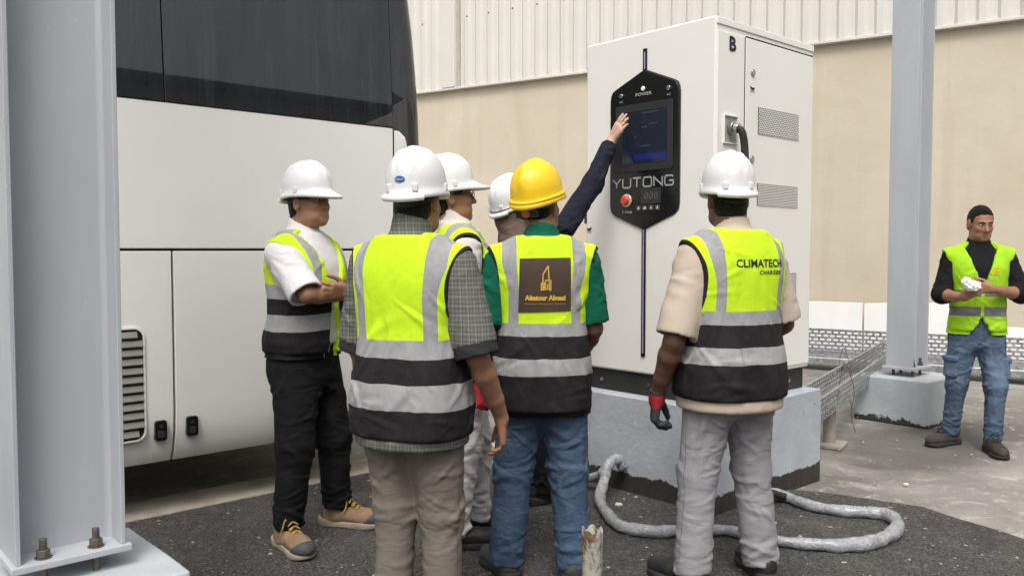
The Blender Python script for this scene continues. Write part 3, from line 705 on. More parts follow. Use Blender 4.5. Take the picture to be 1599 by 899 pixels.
# ================================================================ PEOPLE: distance fields turned into smooth meshes
f32 = np.float32
def A3(p): return np.asarray(p, f32)
def unit(v): v = A3(v); return v / np.linalg.norm(v)
def smin(a, b, k):
    h = np.clip(.5 + .5 * (b - a) / k, 0, 1); return b + (a - b) * h - k * h * (1 - h)
def smax(a, b, k): return -smin(-a, -b, k)
def cone(p, a, b, ra, rb):
    a, b = A3(a), A3(b); ab = b - a; q = p - a
    t = np.clip(q @ ab / max(1e-9, float(ab @ ab)), 0, 1)
    return np.linalg.norm(q - t[:, None] * ab, axis=1) - (ra + t * (rb - ra))
def chain(p, pts, rs, k=.01):
    d = cone(p, pts[0], pts[1], rs[0], rs[1])
    for i in range(1, len(pts) - 1): d = smin(d, cone(p, pts[i], pts[i + 1], rs[i], rs[i + 1]), k)
    return d
def ell(p, c, r):
    q = (p - A3(c)) / A3(r); n = np.linalg.norm(q, axis=1); return (n - 1) * min(r)
def tubez(p, secs, exp=2.3, cap=.015):
    """upright body section: rows of z, half width, half depth, depth offset"""
    s = np.array(secs, f32); z = s[:, 0]; zz = np.clip(p[:, 2], z[0], z[-1])
    tz = np.linspace(z[0], z[-1], 90)
    def cr(col):
        v = np.interp(tz, z, s[:, col]); k = np.ones(9) / 9; vp = np.pad(v, 4, mode='edge'); return np.convolve(vp, k, 'valid')
    a, b, yo = (np.interp(zz, tz, cr(i)).astype(f32) for i in (1, 2, 3))
    q = (np.abs(p[:, 0] / a) ** exp + np.abs((p[:, 1] - yo) / b) ** exp) ** (1 / exp)
    d = (q - 1) * np.minimum(a, b)
    return smax(smax(d, p[:, 2] - z[-1], cap), z[0] - p[:, 2], cap)
def grouped(groups, k=.02, far=.5):
    """groups of (centre, radius, function); each is worked out only near itself"""
    def f(p):
        d = np.full(len(p), far, f32)
        for c, r, g in groups:
            m = ((p - A3(c)) ** 2).sum(1) < r * r
            if m.any(): d[m] = smin(d[m], g(p[m]).astype(f32), k)
        return d
    return f
_off = np.array([(i, j, k) for i in (0, 1) for j in (0, 1) for k in (0, 1)], int)
_edges = [(a, b) for a in range(8) for b in range(8) if a < b and bin(a ^ b).count('1') == 1]
def surface(f, lo, hi, h, blk=8):
    lo, hi = A3(lo), A3(hi); Sz = h * blk
    nb = np.ceil((hi - lo) / Sz).astype(int)
    bi = np.stack(np.meshgrid(*[np.arange(n) for n in nb], indexing='ij'), -1).reshape(-1, 3)
    d = f((lo + (bi + .5) * Sz).astype(f32)); bi = bi[np.abs(d) < Sz * 1.45]
    g = np.stack(np.meshgrid(*[np.arange(blk + 1)] * 3, indexing='ij'), -1)
    N = nb * blk + 2; cells, vals = [], []
    for s in range(0, len(bi), 400):
        b = bi[s:s + 400]; idx = b[:, None, None, None, :] * blk + g
        D = f((lo + idx.reshape(-1, 3) * h).astype(f32)).reshape(len(b), blk + 1, blk + 1, blk + 1)
        c8 = np.stack([D[:, i:i + blk, j:j + blk, k:k + blk] for i, j, k in _off], -1)
        ins = c8 < 0; act = ins.any(-1) & ~ins.all(-1)
        w_ = np.argwhere(act); vals.append(c8[act]); cells.append(b[w_[:, 0]] * blk + w_[:, 1:])
    cells = np.concatenate(cells); vals = np.concatenate(vals)
    acc = np.zeros((len(cells), 3), f32); cnt = np.zeros(len(cells), f32)
    for a, b in _edges:
        va, vb = vals[:, a], vals[:, b]; m = (va < 0) != (vb < 0); t = np.where(m, va / np.where(m, va - vb, 1), 0)
        acc += np.where(m[:, None], _off[a] + t[:, None] * (_off[b] - _off[a]), 0); cnt += m
    V = lo + (cells + acc / cnt[:, None]) * h
    key = (cells[:, 0] * N[1] + cells[:, 1]) * N[2] + cells[:, 2]; order = np.argsort(key); sk = key[order]
    strides = np.array([N[1] * N[2], N[2], 1])
    F = []
    for ax, corner in ((0, 4), (1, 2), (2, 1)):
        u, v = [(1, 2), (2, 0), (0, 1)][ax]
        m = (vals[:, 0] < 0) != (vals[:, corner] < 0); k0 = key[m]
        ks = np.stack([k0, k0 - strides[u], k0 - strides[u] - strides[v], k0 - strides[v]], 1)
        pos = np.searchsorted(sk, ks); pos = np.clip(pos, 0, len(sk) - 1); ok = (sk[pos] == ks).all(1)
        q = order[pos][ok]; fl = (vals[:, 0][m] < 0)[ok]
        q[~fl] = q[~fl][:, ::-1]; F.append(q)
    return V.astype(f32), np.concatenate(F)
def gradient(f, V, e=.004):
    g = np.stack([f(V + A3(o)) - f(V - A3(o)) for o in ((e, 0, 0), (0, e, 0), (0, 0, e))], 1)
    return g / np.maximum(np.linalg.norm(g, axis=1, keepdims=True), 1e-6)
def relax(V, F, it=1, lam=.5):
    for _ in range(it):
        s = np.zeros_like(V); c = np.zeros(len(V), f32)
        for i in range(4):
            for j in ((i + 1) % 4, (i - 1) % 4):
                np.add.at(s, F[:, i], V[F[:, j]]); np.add.at(c, F[:, i], 1)
        V = V + lam * (s / np.maximum(c, 1)[:, None] - V)
    return V
def field_mesh(name, f, lo, hi, h, mat, parent, fold=None, smooth_it=1, attr=None):
    V, F = surface(f, lo, hi, h)
    V = relax(V, F, smooth_it)
    if fold is not None:
        G = gradient(f, V); global NRM; NRM = G
        V = V + G * fold(V)[:, None]; V = relax(V, F, 1, .18)
    me = bpy.data.meshes.new(name); n = len(F)
    me.vertices.add(len(V)); me.vertices.foreach_set('co', V.astype(f32).ravel())
    me.loops.add(n * 4); me.loops.foreach_set('vertex_index', F.astype(np.int32).ravel())
    me.polygons.add(n); me.polygons.foreach_set('loop_start', np.arange(0, n * 4, 4, dtype=np.int32))
    me.update(calc_edges=True); me.validate()
    if attr:
        for k, fn in attr.items():
            at = me.attributes.new(k, 'FLOAT', 'POINT'); at.data.foreach_set('value', fn(V).astype(f32))
    return link(name, me, mat, parent, True)
def ripples(V, seed, n, kvec, spread, ridge=True):
    """sum of n crooked ridges whose wave vectors scatter around kvec"""
    r = np.random.RandomState(seed); o = np.zeros(len(V), f32)
    wob = np.sin(V @ A3(r.randn(3) * 7) + 1) + np.sin(V @ A3(r.randn(3) * 11))
    for i in range(n):
        k = A3(kvec) * r.uniform(.6, 1.5) + A3(r.randn(3)) * A3(spread); ph = r.rand() * 6.28
        s = np.sin(V @ k.astype(f32) + ph + wob * r.uniform(.3, 1.2))
        o += (1 - 2 * np.abs(s)) if ridge else s
    return o / n

NRM = None
def creases(V, seed, n, weight, amp, wid, ln, ang=0.0, sd=25, curve=2.0, sharp=True):
    """n separate folds strewn where weight(V) is large; ang/sd in degrees from the horizontal"""
    r = np.random.RandomState(seed); o = np.zeros(len(V), f32); wgt = np.maximum(weight(V), 0).astype(float)
    if wgt.sum() <= 0: return o
    idx = r.choice(len(V), n, p=wgt / wgt.sum())
    for i in idx:
        c, nn = V[i], NRM[i]; h = np.cross((0, 0, 1), nn); h = h / max(1e-4, np.linalg.norm(h)); v = np.cross(nn, h)
        a = math.radians((ang if r.rand() < .5 else -ang) + r.randn() * sd); t = h * math.cos(a) + v * math.sin(a); b = v * math.cos(a) - h * math.sin(a)
        w_ = wid * r.uniform(.6, 1.5); L = ln * r.uniform(.6, 1.5); A = amp * r.uniform(.5, 1.2)
        m = np.abs(V - c).max(1) < L * 2.2
        q = V[m] - c; al = q @ t; u = (q @ b + curve * r.uniform(-1, 1) * al * al) / (w_ * (1 + .8 * np.clip(al / L, -1, 1)))
        dn = q @ nn
        o[m] += A * np.exp(-(al / L) ** 2 * 1.6) * (np.exp(-u * u) - .55 * np.exp(-((u - 1.5) / 1.1) ** 2) - .25 * np.exp(-((u + 1.7) / 1.2) ** 2)) * (np.abs(dn) < .07)
    return o
# ---------------------------------------------------------------- hands and heads
def hand_field(wr, d, t, side, curl=(.5, .6, .7, .8), thumb=.5, sc=1.0, fat=0.0, curl_last=.8):
    """wr wrist, d towards the fingertips, t towards the thumb; side 'r' or 'l'"""
    wr, d = A3(wr), unit(d); t = A3(t); t = unit(t - d * float(t @ d)); n = np.cross(d, t) * (-1 if side == 'r' else 1)
    lat = [.030, .0105, -.0095, -.0285]; kn = [.090, .094, .089, .080]; L = [.070, .079, .073, .056]
    palm, fing = [], []
    for i in range(4):
        K = wr + sc * (d * kn[i] + t * lat[i] - n * .002); palm.append((wr + sc * (d * .006 + t * lat[i] * .55), K, .0155 * sc + fat, .0122 * sc + fat))
        a = curl[i] * .75; p = K; r0 = (.0092 if i < 3 else .0080) * sc + fat
        fan = lat[i] * 2.2
        for sgm, (fr, da) in enumerate(((.45, 0), (.31, curl[i] * .95), (.24, curl[i] * curl_last))):
            a += da; dirv = unit(d * math.cos(a) + n * math.sin(a) + t * fan * math.cos(a)); q = p + dirv * L[i] * fr * sc
            fing.append((i, p, q, r0, r0 * .92)); p = q; r0 *= .92
    tb = wr + sc * (d * .022 + t * .022 + n * .006)
    td = unit(d * .62 + t * (.75 - .35 * thumb) + n * (.15 + .5 * thumb)); t1 = tb + td * .045 * sc
    td2 = unit(d * .85 + t * (.35 - .35 * thumb) + n * (.15 + .45 * thumb)); t2 = t1 + td2 * .033 * sc
    td3 = unit(d * .95 + t * (.2 - .3 * thumb) + n * (.1 + .5 * thumb)); t3 = t2 + td3 * .026 * sc
    def f(p):
        dp = None
        for a, b, ra, rb in palm:
            x = cone(p, a, b, ra, rb); dp = x if dp is None else smin(dp, x, .014)
        fd = {}
        for i, a, b, ra, rb in fing:
            x = cone(p, a, b, ra, rb); fd[i] = x if i not in fd else smin(fd[i], x, .004)
        df = fd[0]
        for i in (1, 2, 3): df = np.minimum(df, fd[i])
        o = smin(dp, df, .007)
        th = smin(smin(cone(p, tb, t1, .0155 * sc + fat, .0115 * sc + fat), cone(p, t1, t2, .0108 * sc + fat, .0095 * sc + fat), .005), cone(p, t2, t3, .0095 * sc + fat, .0075 * sc + fat), .004)
        return smin(o, th, .012)
    return f, wr + d * .085 * sc, .19 * sc
def rotm(yaw, pitch, roll=0):
    return np.array(Matrix.Rotation(yaw, 3, 'Z') @ Matrix.Rotation(pitch, 3, 'X') @ Matrix.Rotation(roll, 3, 'Y'), f32)
def head_field(c, Rm):
    """c head centre, Rm its turn; face looks along +y"""
    c = A3(c)
    def f(p):
        q = (p - c) @ Rm
        x = np.abs(q[:, 0]); s = np.stack([x, q[:, 1], q[:, 2]], 1)
        d = ell(q, (0, -.012, .028), (.077, .097, .098))
        d = smin(d, ell(q, (0, .030, -.035), (.060, .066, .085)), .03)
        d = smin(d, ell(s, (.030, .035, -.075), (.030, .045, .03)), .025)
        d = smin(d, ell(q, (0, .074, -.096), (.022, .020, .020)), .02)
        d = smin(d, ell(s, (.036, .066, -.022), (.022, .020, .018)), .02)
        d = smin(d, cone(s, (.012, .086, .026), (.040, .076, .024), .009, .009), .012)
        d = smax(d, -ell(s, (.031, .100, .006), (.017, .016, .012)), .014)
        d = smin(d, ell(s, (.031, .0765, .005), (.0135, .0125, .0125)), .004)
        d = smin(d, cone(q, (0, .090, .012), (0, .112, -.028), .0085, .012), .009)
        d = smin(d, ell(s, (.012, .098, -.032), (.008, .009, .007)), .006)
        d = smin(d, cone(s, (0, .094, -.058), (.018, .083, -.060), .0062, .004), .006)
        d = smin(d, cone(s, (0, .092, -.069), (.016, .083, -.068), .0068, .004), .006)
        e = ell(s, (.079, -.010, -.008), (.010, .020, .033)); e = smax(e, -ell(s, (.091, -.004, -.008), (.009, .011, .020)), .005)
        return smin(d, e, .008)
    return f
TORSO = [(.80, .178, .128, -.010), (.88, .178, .127, -.012), (.95, .172, .122, -.012), (1.05, .160, .112, 0), (1.14, .155, .108, .004), (1.26, .172, .116, .006), (1.33, .178, .113, 0), (1.39, .160, .098, -.008), (1.44, .11, .078, -.014), (1.48, .068, .062, -.018)]
def swell(secs, da, db, zl=None, zh=None):
    o = [(z, a + da, b + db, y) for z, a, b, y in secs]
    if zl is not None:
        o = [(zl, np.interp(zl, [r[0] for r in o], [r[1] for r in o]), np.interp(zl, [r[0] for r in o], [r[2] for r in o]), np.interp(zl, [r[0] for r in o], [r[3] for r in o]))] + [r for r in o if r[0] > zl]
    if zh is not None: o = [r for r in o if r[0] < zh]
    return o

# ---------------------------------------------------------------- materials of the people
def mat_skin(name, col):
    g = NT(name); P = g.coord()
    c = g.mix(g.ramp(g.noise(14, 5, .65, P), .3, .7), tuple(k * .82 for k in col), tuple(min(1, k * 1.12) for k in col))
    return g.done(c, .52, 0, g.bump(g.noise(160, 3), .12, .003), **{'Subsurface Weight': .12, 'Subsurface Scale': .012, 'Subsurface Radius': (1, .35, .2)})
YEL = (.54, .78, .022)
def mat_vest(name, z1, z2, z3, z4, vx0, vx1, yel=YEL, bottom=(.014, .013, .0145), low=None, side=None, rim=None, slope=0.0, zipper=True, grey=(.32, .32, .33)):
    """vest cloth: yellow above, tape z2-z1, black, tape z4-z3, black below; upright tapes between |x| vx0 and vx1"""
    g = NT(name); X = g.xyz(); ax = g.math('ABSOLUTE', X[0]); la = g.n('ShaderNodeAttribute', attribute_name='lat').outputs['Fac']; wob = g.math('MULTIPLY', g.math('SUBTRACT', g.noise(7, 3), .5), .018)
    z = g.math('ADD', g.math('ADD', X[2], wob), g.math('MULTIPLY', X[0], slope))
    fade = g.ramp(g.noise(6, 4, .6), .3, .7)
    yel_ = g.mix(fade, tuple(k * .93 for k in yel), tuple(min(1, k * 1.05) for k in yel))
    blk = g.mix(g.ramp(g.noise(9, 5, .7), .35, .75), tuple(k * .7 for k in bottom), tuple(k * 1.8 for k in bottom))
    gr = g.mix(g.ramp(g.noise(18, 4, .7), .35, .7), tuple(k * .86 for k in grey), tuple(k * 1.1 for k in grey))
    def band(v, a, b): return g.math('MULTIPLY', g.math('GREATER_THAN', v, a), g.math('LESS_THAN', v, b))
    c = g.mix(g.math('LESS_THAN', z, z2), yel_, blk) if low is None else yel_
    # the upright tape leans with the shoulder
    axs = g.math('SUBTRACT', la, g.math('MULTIPLY', g.math('SUBTRACT', X[2], 1.30), -.01))
    c = g.mix(g.math('MULTIPLY', band(axs, vx0, vx1), g.math('GREATER_THAN', z, z1)), c, gr) if vx1 > vx0 else c
    tape = g.math('ADD', band(z, z2, z1), band(z, z4, z3))
    c = g.mix(tape, c, gr)
    if zipper:
        c = g.mix(g.math('MULTIPLY', g.math('LESS_THAN', ax, .010), g.math('GREATER_THAN', X[1], 0)), c, yel if low is not None else yel)
    at = g.n('ShaderNodeAttribute', attribute_name='edge'); c = g.mix(g.math('LESS_THAN', at.outputs['Fac'], .011), c, rim if rim else ((.02, .02, .02) if low is None else yel))
    big = g.bump(g.noise(8, 3, .55, g.scaled(g.coord(), (1.4, 1.4, .8)), .8), .30, .03)
    fine = g.bump(g.noise(500, 2), .10, .002, big)
    seam = g.math('ADD', g.math('COMPARE', z, z1, .002), g.math('COMPARE', z, z2, .002)); seam = g.math('ADD', seam, g.math('ADD', g.math('COMPARE', z, z3, .002), g.math('COMPARE', z, z4, .002)))
    nrm = g.bump(seam, .3, -.004, fine)
    return g.done(c, g.math('SUBTRACT', .85, g.math('MULTIPLY', tape, .3)), 0, nrm, **{'Specular IOR Level': .2})
def mat_plaid(name):
    g = NT(name); X = g.xyz()
    def lines(v, f, wd, ph=0.0): return g.math('LESS_THAN', g.math('FRACT', g.math('ADD', g.math('MULTIPLY', v, f), ph)), wd)
    s = g.math('ADD', X[0], g.math('MULTIPLY', X[1], .8))
    base = g.mix(g.noise(40, 3), srgb(98, 99, 95), srgb(116, 116, 111))
    c = g.mix(g.math('MULTIPLY', lines(X[2], 62, .45), .45), base, srgb(70, 71, 68)); c = g.mix(g.math('MULTIPLY', lines(s, 66, .45), .4), c, srgb(72, 73, 70))
    c = g.mix(g.math('MULTIPLY', lines(X[2], 31, .10, .6), .3), c, srgb(150, 150, 143)); c = g.mix(g.math('MULTIPLY', lines(s, 33, .10, .6), .3), c, srgb(150, 150, 143))
    big = g.bump(g.noise(10, 3, .5, None, .8), .35, .03)
    return g.done(c, .9, 0, g.bump(g.noise(450, 2), .12, .002, big), **{'Specular IOR Level': .2})
def mat_denim(name, col, lite, wear=.5, seed=0):
    g = NT(name); P = g.coord(); X = g.xyz()
    c = g.mix(g.ramp(g.noise(5, 5, .65, P, .5), .35, .7), col, tuple((a + b) / 2 for a, b in zip(col, lite)))
    thigh = g.math('MULTIPLY', g.math('COMPARE', X[2], .62, .16), g.ramp(g.noise(3.5, 4), .4, .75))
    c = g.mix(g.math('MULTIPLY', thigh, wear), c, lite)
    c = g.mix(g.math('MULTIPLY', g.ramp(g.noise(34, 4, .7, g.scaled(P, (1, 1, .5))), .52, .75), .35 * wear + .1), c, lite)
    ax = g.math('ABSOLUTE', X[0])
    big = g.bump(g.noise(9, 4, .55, g.scaled(P, (1, 1, 1.7)), 1), .5, .03)
    tw = g.n('ShaderNodeTexWave'); g.l(P, tw.inputs['Vector']); tw.inputs['Scale'].default_value = 260; tw.bands_direction = 'DIAGONAL'
    return g.done(c, .9, 0, g.bump(tw.outputs['Fac'], .1, .002, big), **{'Specular IOR Level': .2})
def mat_helmet(name, col, scuff=.25):
    g = NT(name); P = g.coord()
    c = g.mix(g.math('MULTIPLY', g.ramp(g.noise(26, 5, .75, P), .62, .74), scuff), col, tuple(k * .55 for k in col))
    c = g.mix(g.math('MULTIPLY', g.ramp(g.noise(5, 4, .6, P), .4, .8), .15), c, tuple(k * .8 for k in col))
    return g.done(c, g.math('ADD', .38, g.math('MULTIPLY', g.noise(40), .2)), 0, g.bump(g.noise(90, 3), .05, .003), **{'Coat Weight': .05})
HM = {'white': mat_helmet('white_helmet_shell', srgb(218, 218, 220)), 'yellow': mat_helmet('yellow_helmet_shell', (.86, .56, .012), .12)}
M['hair'] = fabric('black_hair', (.010, .009, .008), .3, 300, .9, .5, 60, 0)
M['eye'] = simple('eye_white', (.7, .68, .65), .2); M['iris'] = simple('dark_iris', (.02, .012, .008), .15)
M['sole_pale'] = simple('pale_rubber_sole', srgb(150, 140, 122), .8, 0, .25, 12, .3)
M['sole_dark'] = simple('dark_rubber_sole', (.022, .021, .02), .8, 0, .3, 12, .3)
M['lace'] = simple('yellow_lace', srgb(170, 140, 62), .8, 0, .3, 60, .3)
SKIN = {'tan': mat_skin('tan_skin', srgb(150, 108, 84)), 'brown': mat_skin('brown_skin', srgb(112, 78, 60)), 'dark': mat_skin('dark_skin', srgb(100, 70, 54)), 'pale': mat_skin('pale_skin', srgb(205, 168, 148))}

def helmet(parent, c, Rm, tilt, kind, style=0, dial=None, sticker=False, strap=False, goggles=False):
    """hard hat: crown with ridge, brim and peak; c head centre"""
    Rh = Rm @ rotm(0, tilt); org = A3(c) + Rh @ A3((0, -.008, .042))
    NA = 96
    prof = [(0.985, -.012, 0), (1.0, -.020, 0), (1.065, -.020, 1), (1.085, -.012, 1), (1.075, -.004, 1), (1.03, .006, .35), (1.008, .018, 0), (1.0, .03, 0)] + \
           [(math.cos(a) ** .82, .03 + .142 * math.sin(a), 0) for a in np.linspace(.12, math.pi / 2 - .03, 16)]
    V, F = [], []; a_, b_ = .116, .143
    for j, (k, z, br) in enumerate(prof):
        for i in range(NA):
            th = 2 * math.pi * i / NA; cx, sy = math.cos(th), math.sin(th)
            peak = br * (.062 * max(0, sy) ** 3 + .004); x = a_ * k * cx; y = b_ * k * sy + peak * sy
            zz = z - br * (.016 * max(0, sy) ** 2) - (.012 * max(0, -sy) ** 2 if j < 8 else 0)
            if z > .05:    # raised crown ridges running front to back
                t = min(1, (z - .05) / .05)
                if style == 0: rg = math.exp(-(x / .016) ** 2) * .009 + (math.exp(-((abs(x) - .040) / .010) ** 2)) * .005
                else: rg = math.exp(-(x / .020) ** 2) * .010
                nrm = Vector((x / a_ ** 2, y / b_ ** 2, (z - .03) / .142 ** 2)).normalized(); x += nrm.x * rg * t; y += nrm.y * rg * t; zz += nrm.z * rg * t
            V.append((x, y, zz))
    n = len(prof)
    for j in range(n - 1):
        for i in range(NA): F.append((j * NA + i, j * NA + (i + 1) % NA, (j + 1) * NA + (i + 1) % NA, (j + 1) * NA + i))
    V.append((0, 0, .1745)); F += [((n - 1) * NA + i, (n - 1) * NA + (i + 1) % NA, len(V) - 1) for i in range(NA)]
    HS = .915
    def place(P): return [tuple(org + Rh @ (A3(p) * HS)) for p in P]
    h = link('helmet', mesh_from('helmet', place(V), F), HM[kind], parent, True)
    def sub(mb, name, mat, smooth=True):
        for v in mb.bm.verts: v.co = Vector(org + Rh @ (A3(v.co) * HS))
        return mb.build(name, mat, h, smooth)
    # suspension: head band and nape strap
    m = MB(); N = 40
    ring = [(.088 * math.cos(t), .108 * math.sin(t) - .004, -.020 - .030 * max(0, -math.sin(t)) ** 2) for t in np.linspace(0, 2 * math.pi, N + 1)]
    for i in range(N):
        (x0, y0, z0), (x1, y1, z1) = ring[i], ring[i + 1]; m.quad((x0, y0, z0 - .014), (x1, y1, z1 - .014), (x1, y1, z1 + .016), (x0, y0, z0 + .016))
    sub(m, 'headband', M['blackm'])
    lin = MB(); rr_ = [(a_ * .97 * math.cos(t), b_ * .97 * math.sin(t), -.010) for t in np.linspace(0, 2 * math.pi, 49)[:-1]]
    lin.bm.faces.new([lin.bm.verts.new(Vector((x, y, .012))) for x, y, z in rr_]); sub(lin, 'liner', M['blackm'], False)
    if style == 0:
        for sx, sy in ((-.55, -1), (.55, -1), (-1, .15), (1, .15)):
            th = math.atan2(sy, sx); x, y = a_ * 1.02 * math.cos(th), b_ * 1.02 * math.sin(th); q = MB(); q.box(-.012, .012, -.006, .008, -.002, .030, .005)
            q.rot(Matrix.Translation((x, y, 0)) @ Matrix.Rotation(th - math.pi / 2, 4, 'Z')); sub(q, 'slot_boss', HM[kind])
        q = MB(); arc_ = [(a_ * 1.095 * math.cos(t), b_ * 1.085 * math.sin(t), -.017 - .012 * max(0, -math.sin(t)) ** 2) for t in np.linspace(R(228), R(312), 14)]; q.tube(arc_, .0125, 10); sub(q, 'rear_bumper', HM[kind])
    else:
        q = MB(); arc_ = [(a_ * 1.02 * math.cos(t), b_ * 1.02 * math.sin(t), .008 - .012 * max(0, -math.sin(t)) ** 2) for t in np.linspace(0, 2 * math.pi, 60)]; q.tube(arc_, .009, 8, False); sub(q, 'rim_bead', HM[kind])
    for t in np.linspace(R(238), R(302), 5):
        pass
    if dial:
        q = MB(); q.box(-.06, .06, -.118, -.106, -.075, -.030, .008); sub(q, 'nape_band', M['blackm'])
        q = MB(); q.cyl((0, -.116, -.053), (0, -.128, -.053), .021, 20, bev=.003); sub(q, 'ratchet_dial', dial)
    if sticker:
        q = MB(); k = 28; pts = []
        q.bm.faces.new([q.bm.verts.new(Vector((-.0 + .022 * math.cos(t), -.0, .047 + .0125 * math.sin(t)))) for t in np.linspace(0, 2 * math.pi, k + 1)[:-1]][::1])
        lets = text_mesh('fabel', .016, 1.15)
        for v in q.bm.verts: 
            v.co.y = -b_ * math.sqrt(max(0, 1 - (v.co.x / a_) ** 2)) * 1.0 * (math.cos(math.asin(min(1, (v.co.z - .03) / .142))) ** .82) - .0022
        st_ = sub(q, 'sticker', simple('blue_sticker', srgb(24, 88, 160), .35), False)
        for v in lets.vertices:
            x, z = v.co.x, v.co.y + .047; v.co = (x, -b_ * math.sqrt(1 - (x / a_) ** 2) * (math.cos(math.asin((z - .03) / .142)) ** .82) - .0042, z)
            v.co = Vector(org + Rh @ (A3(v.co) * HS))
        link('sticker_lettering', lets, M['white_ink'], h)
    if strap:
        for sx in (-1, 1):
            q = MB(); q.tube(smooth_path([(sx * .098, .01, -.012), (sx * .088, .03, -.06), (sx * .062, .045, -.115), (sx * .02, .055, -.15)], 6), .005, 6); sub(q, 'chin_strap', M['blackm'])
    if goggles:
        q = MB(); q.tube([(.119 * math.cos(t), .146 * math.sin(t), .004 + .01 * math.sin(t)) for t in np.linspace(0, 2 * math.pi, 50)], .006, 6, False); sub(q, 'strap_band', M['blackm'])
    return h

def shoe(parent, ank, yaw, mat, sole, cap=None, lace=None, high=True, size=1.0, boot_name='boot', z0=.0):
    """ank ankle point; toe points at yaw (0 = +y)"""
    c, s = math.cos(yaw), math.sin(yaw); o = A3((ank[0], ank[1], z0)); Rz = np.array([[c, -s, 0], [s, c, 0], [0, 0, 1]], f32)
    def loc(p): return ((p - o) @ Rz) / size
    def upper(p):
        q = loc(p)
        d = ell(q, (0, -.025, .050), (.040, .060, .052)); d = smin(d, ell(q, (0, .085, .046), (.047, .095, .042)), .035)
        d = smin(d, ell(q, (0, .150, .042), (.043, .055, .034)), .02)
        d = smin(d, cone(q, (0, -.012, .06), (0, -.022, .135 if high else .085), .045, .045), .03)
        d = smax(d, q[:, 2] - (.150 if high else .098) + q[:, 1] * .15, .006)
        return smax(d, .020 - q[:, 2], .004) * size
    def solef(p):
        q = loc(p); a = np.interp(q[:, 1], [-.10, -.06, 0, .06, .13, .18, .22], [.030, .040, .037, .043, .050, .046, .03]).astype(f32)
        d = smin(smin(cone(q * A3((1, 1, 0)), (0, -.055, 0), (0, .03, 0), .044, .040), cone(q * A3((1, 1, 0)), (0, .03, 0), (0, .125, 0), .040, .052), .01), cone(q * A3((1, 1, 0)), (0, .12, 0), (0, .155, 0), .052, .046), .01)
        d = d - np.clip(q[:, 2], 0, .03) * .06
        d = smax(d, -(q[:, 2] - np.maximum(0, q[:, 1] - .15) * .18), .006)
        return smax(d, q[:, 2] - .030 - .012 * np.clip(-q[:, 1] * 12, 0, 1), .008) * size
    lo, hi = o + A3((-.28, -.28, -.02)) * size, o + A3((.28, .28, .2)) * size
    b = field_mesh(boot_name, upper, lo, hi, .006, mat, parent, lambda V: .0022 * ripples(V, 5, 4, (0, 30, 60), (30, 30, 20)))
    field_mesh('sole', solef, lo, hi, .006, sole, b)
    if cap is not None:
        def capf(p): q = loc(p); return smax(smax(upper(p) - .003, (.125 + (q[:, 2] - .03) * 1.1 - q[:, 1]) * size, .004), (.024 - q[:, 2]) * size, .003)
        field_mesh('toe_cap', capf, lo, hi, .006, cap, b)
        def heel(p): q = loc(p); return smax(smax(upper(p) - .003, (q[:, 1] + .055 + (q[:, 2] - .03) * .3) * size, .004), (q[:, 2] - .085) * size, .004)
        field_mesh('heel_patch', heel, lo, hi, .006, cap, b)
    if lace is not None:
        m = MB()
        for k in range(5):
            t = k / 4; y = .095 - t * .075; z = .088 + t * .052; wdt = .022
            P = [(-wdt, y, z - .006), (0, y - .006, z + .006), (wdt, y - .010, z - .004)]; P2 = [(-wdt, y - .010, z - .004), (0, y - .003, z + .008), (wdt, y, z - .006)]
            for PP in (P, P2): m.tube(smooth_path([tuple(o + Rz @ (A3(q) * size)) for q in PP], 4), .0032 * size, 6)
        m.tube(smooth_path([tuple(o + Rz @ (A3(q) * size)) for q in ((0, .03, .148), (.03, .045, .128), (.042, .05, .10), (.05, .04, .075))], 5), .003 * size, 6)
        m.build('lace', lace, b, 'all')
    return b

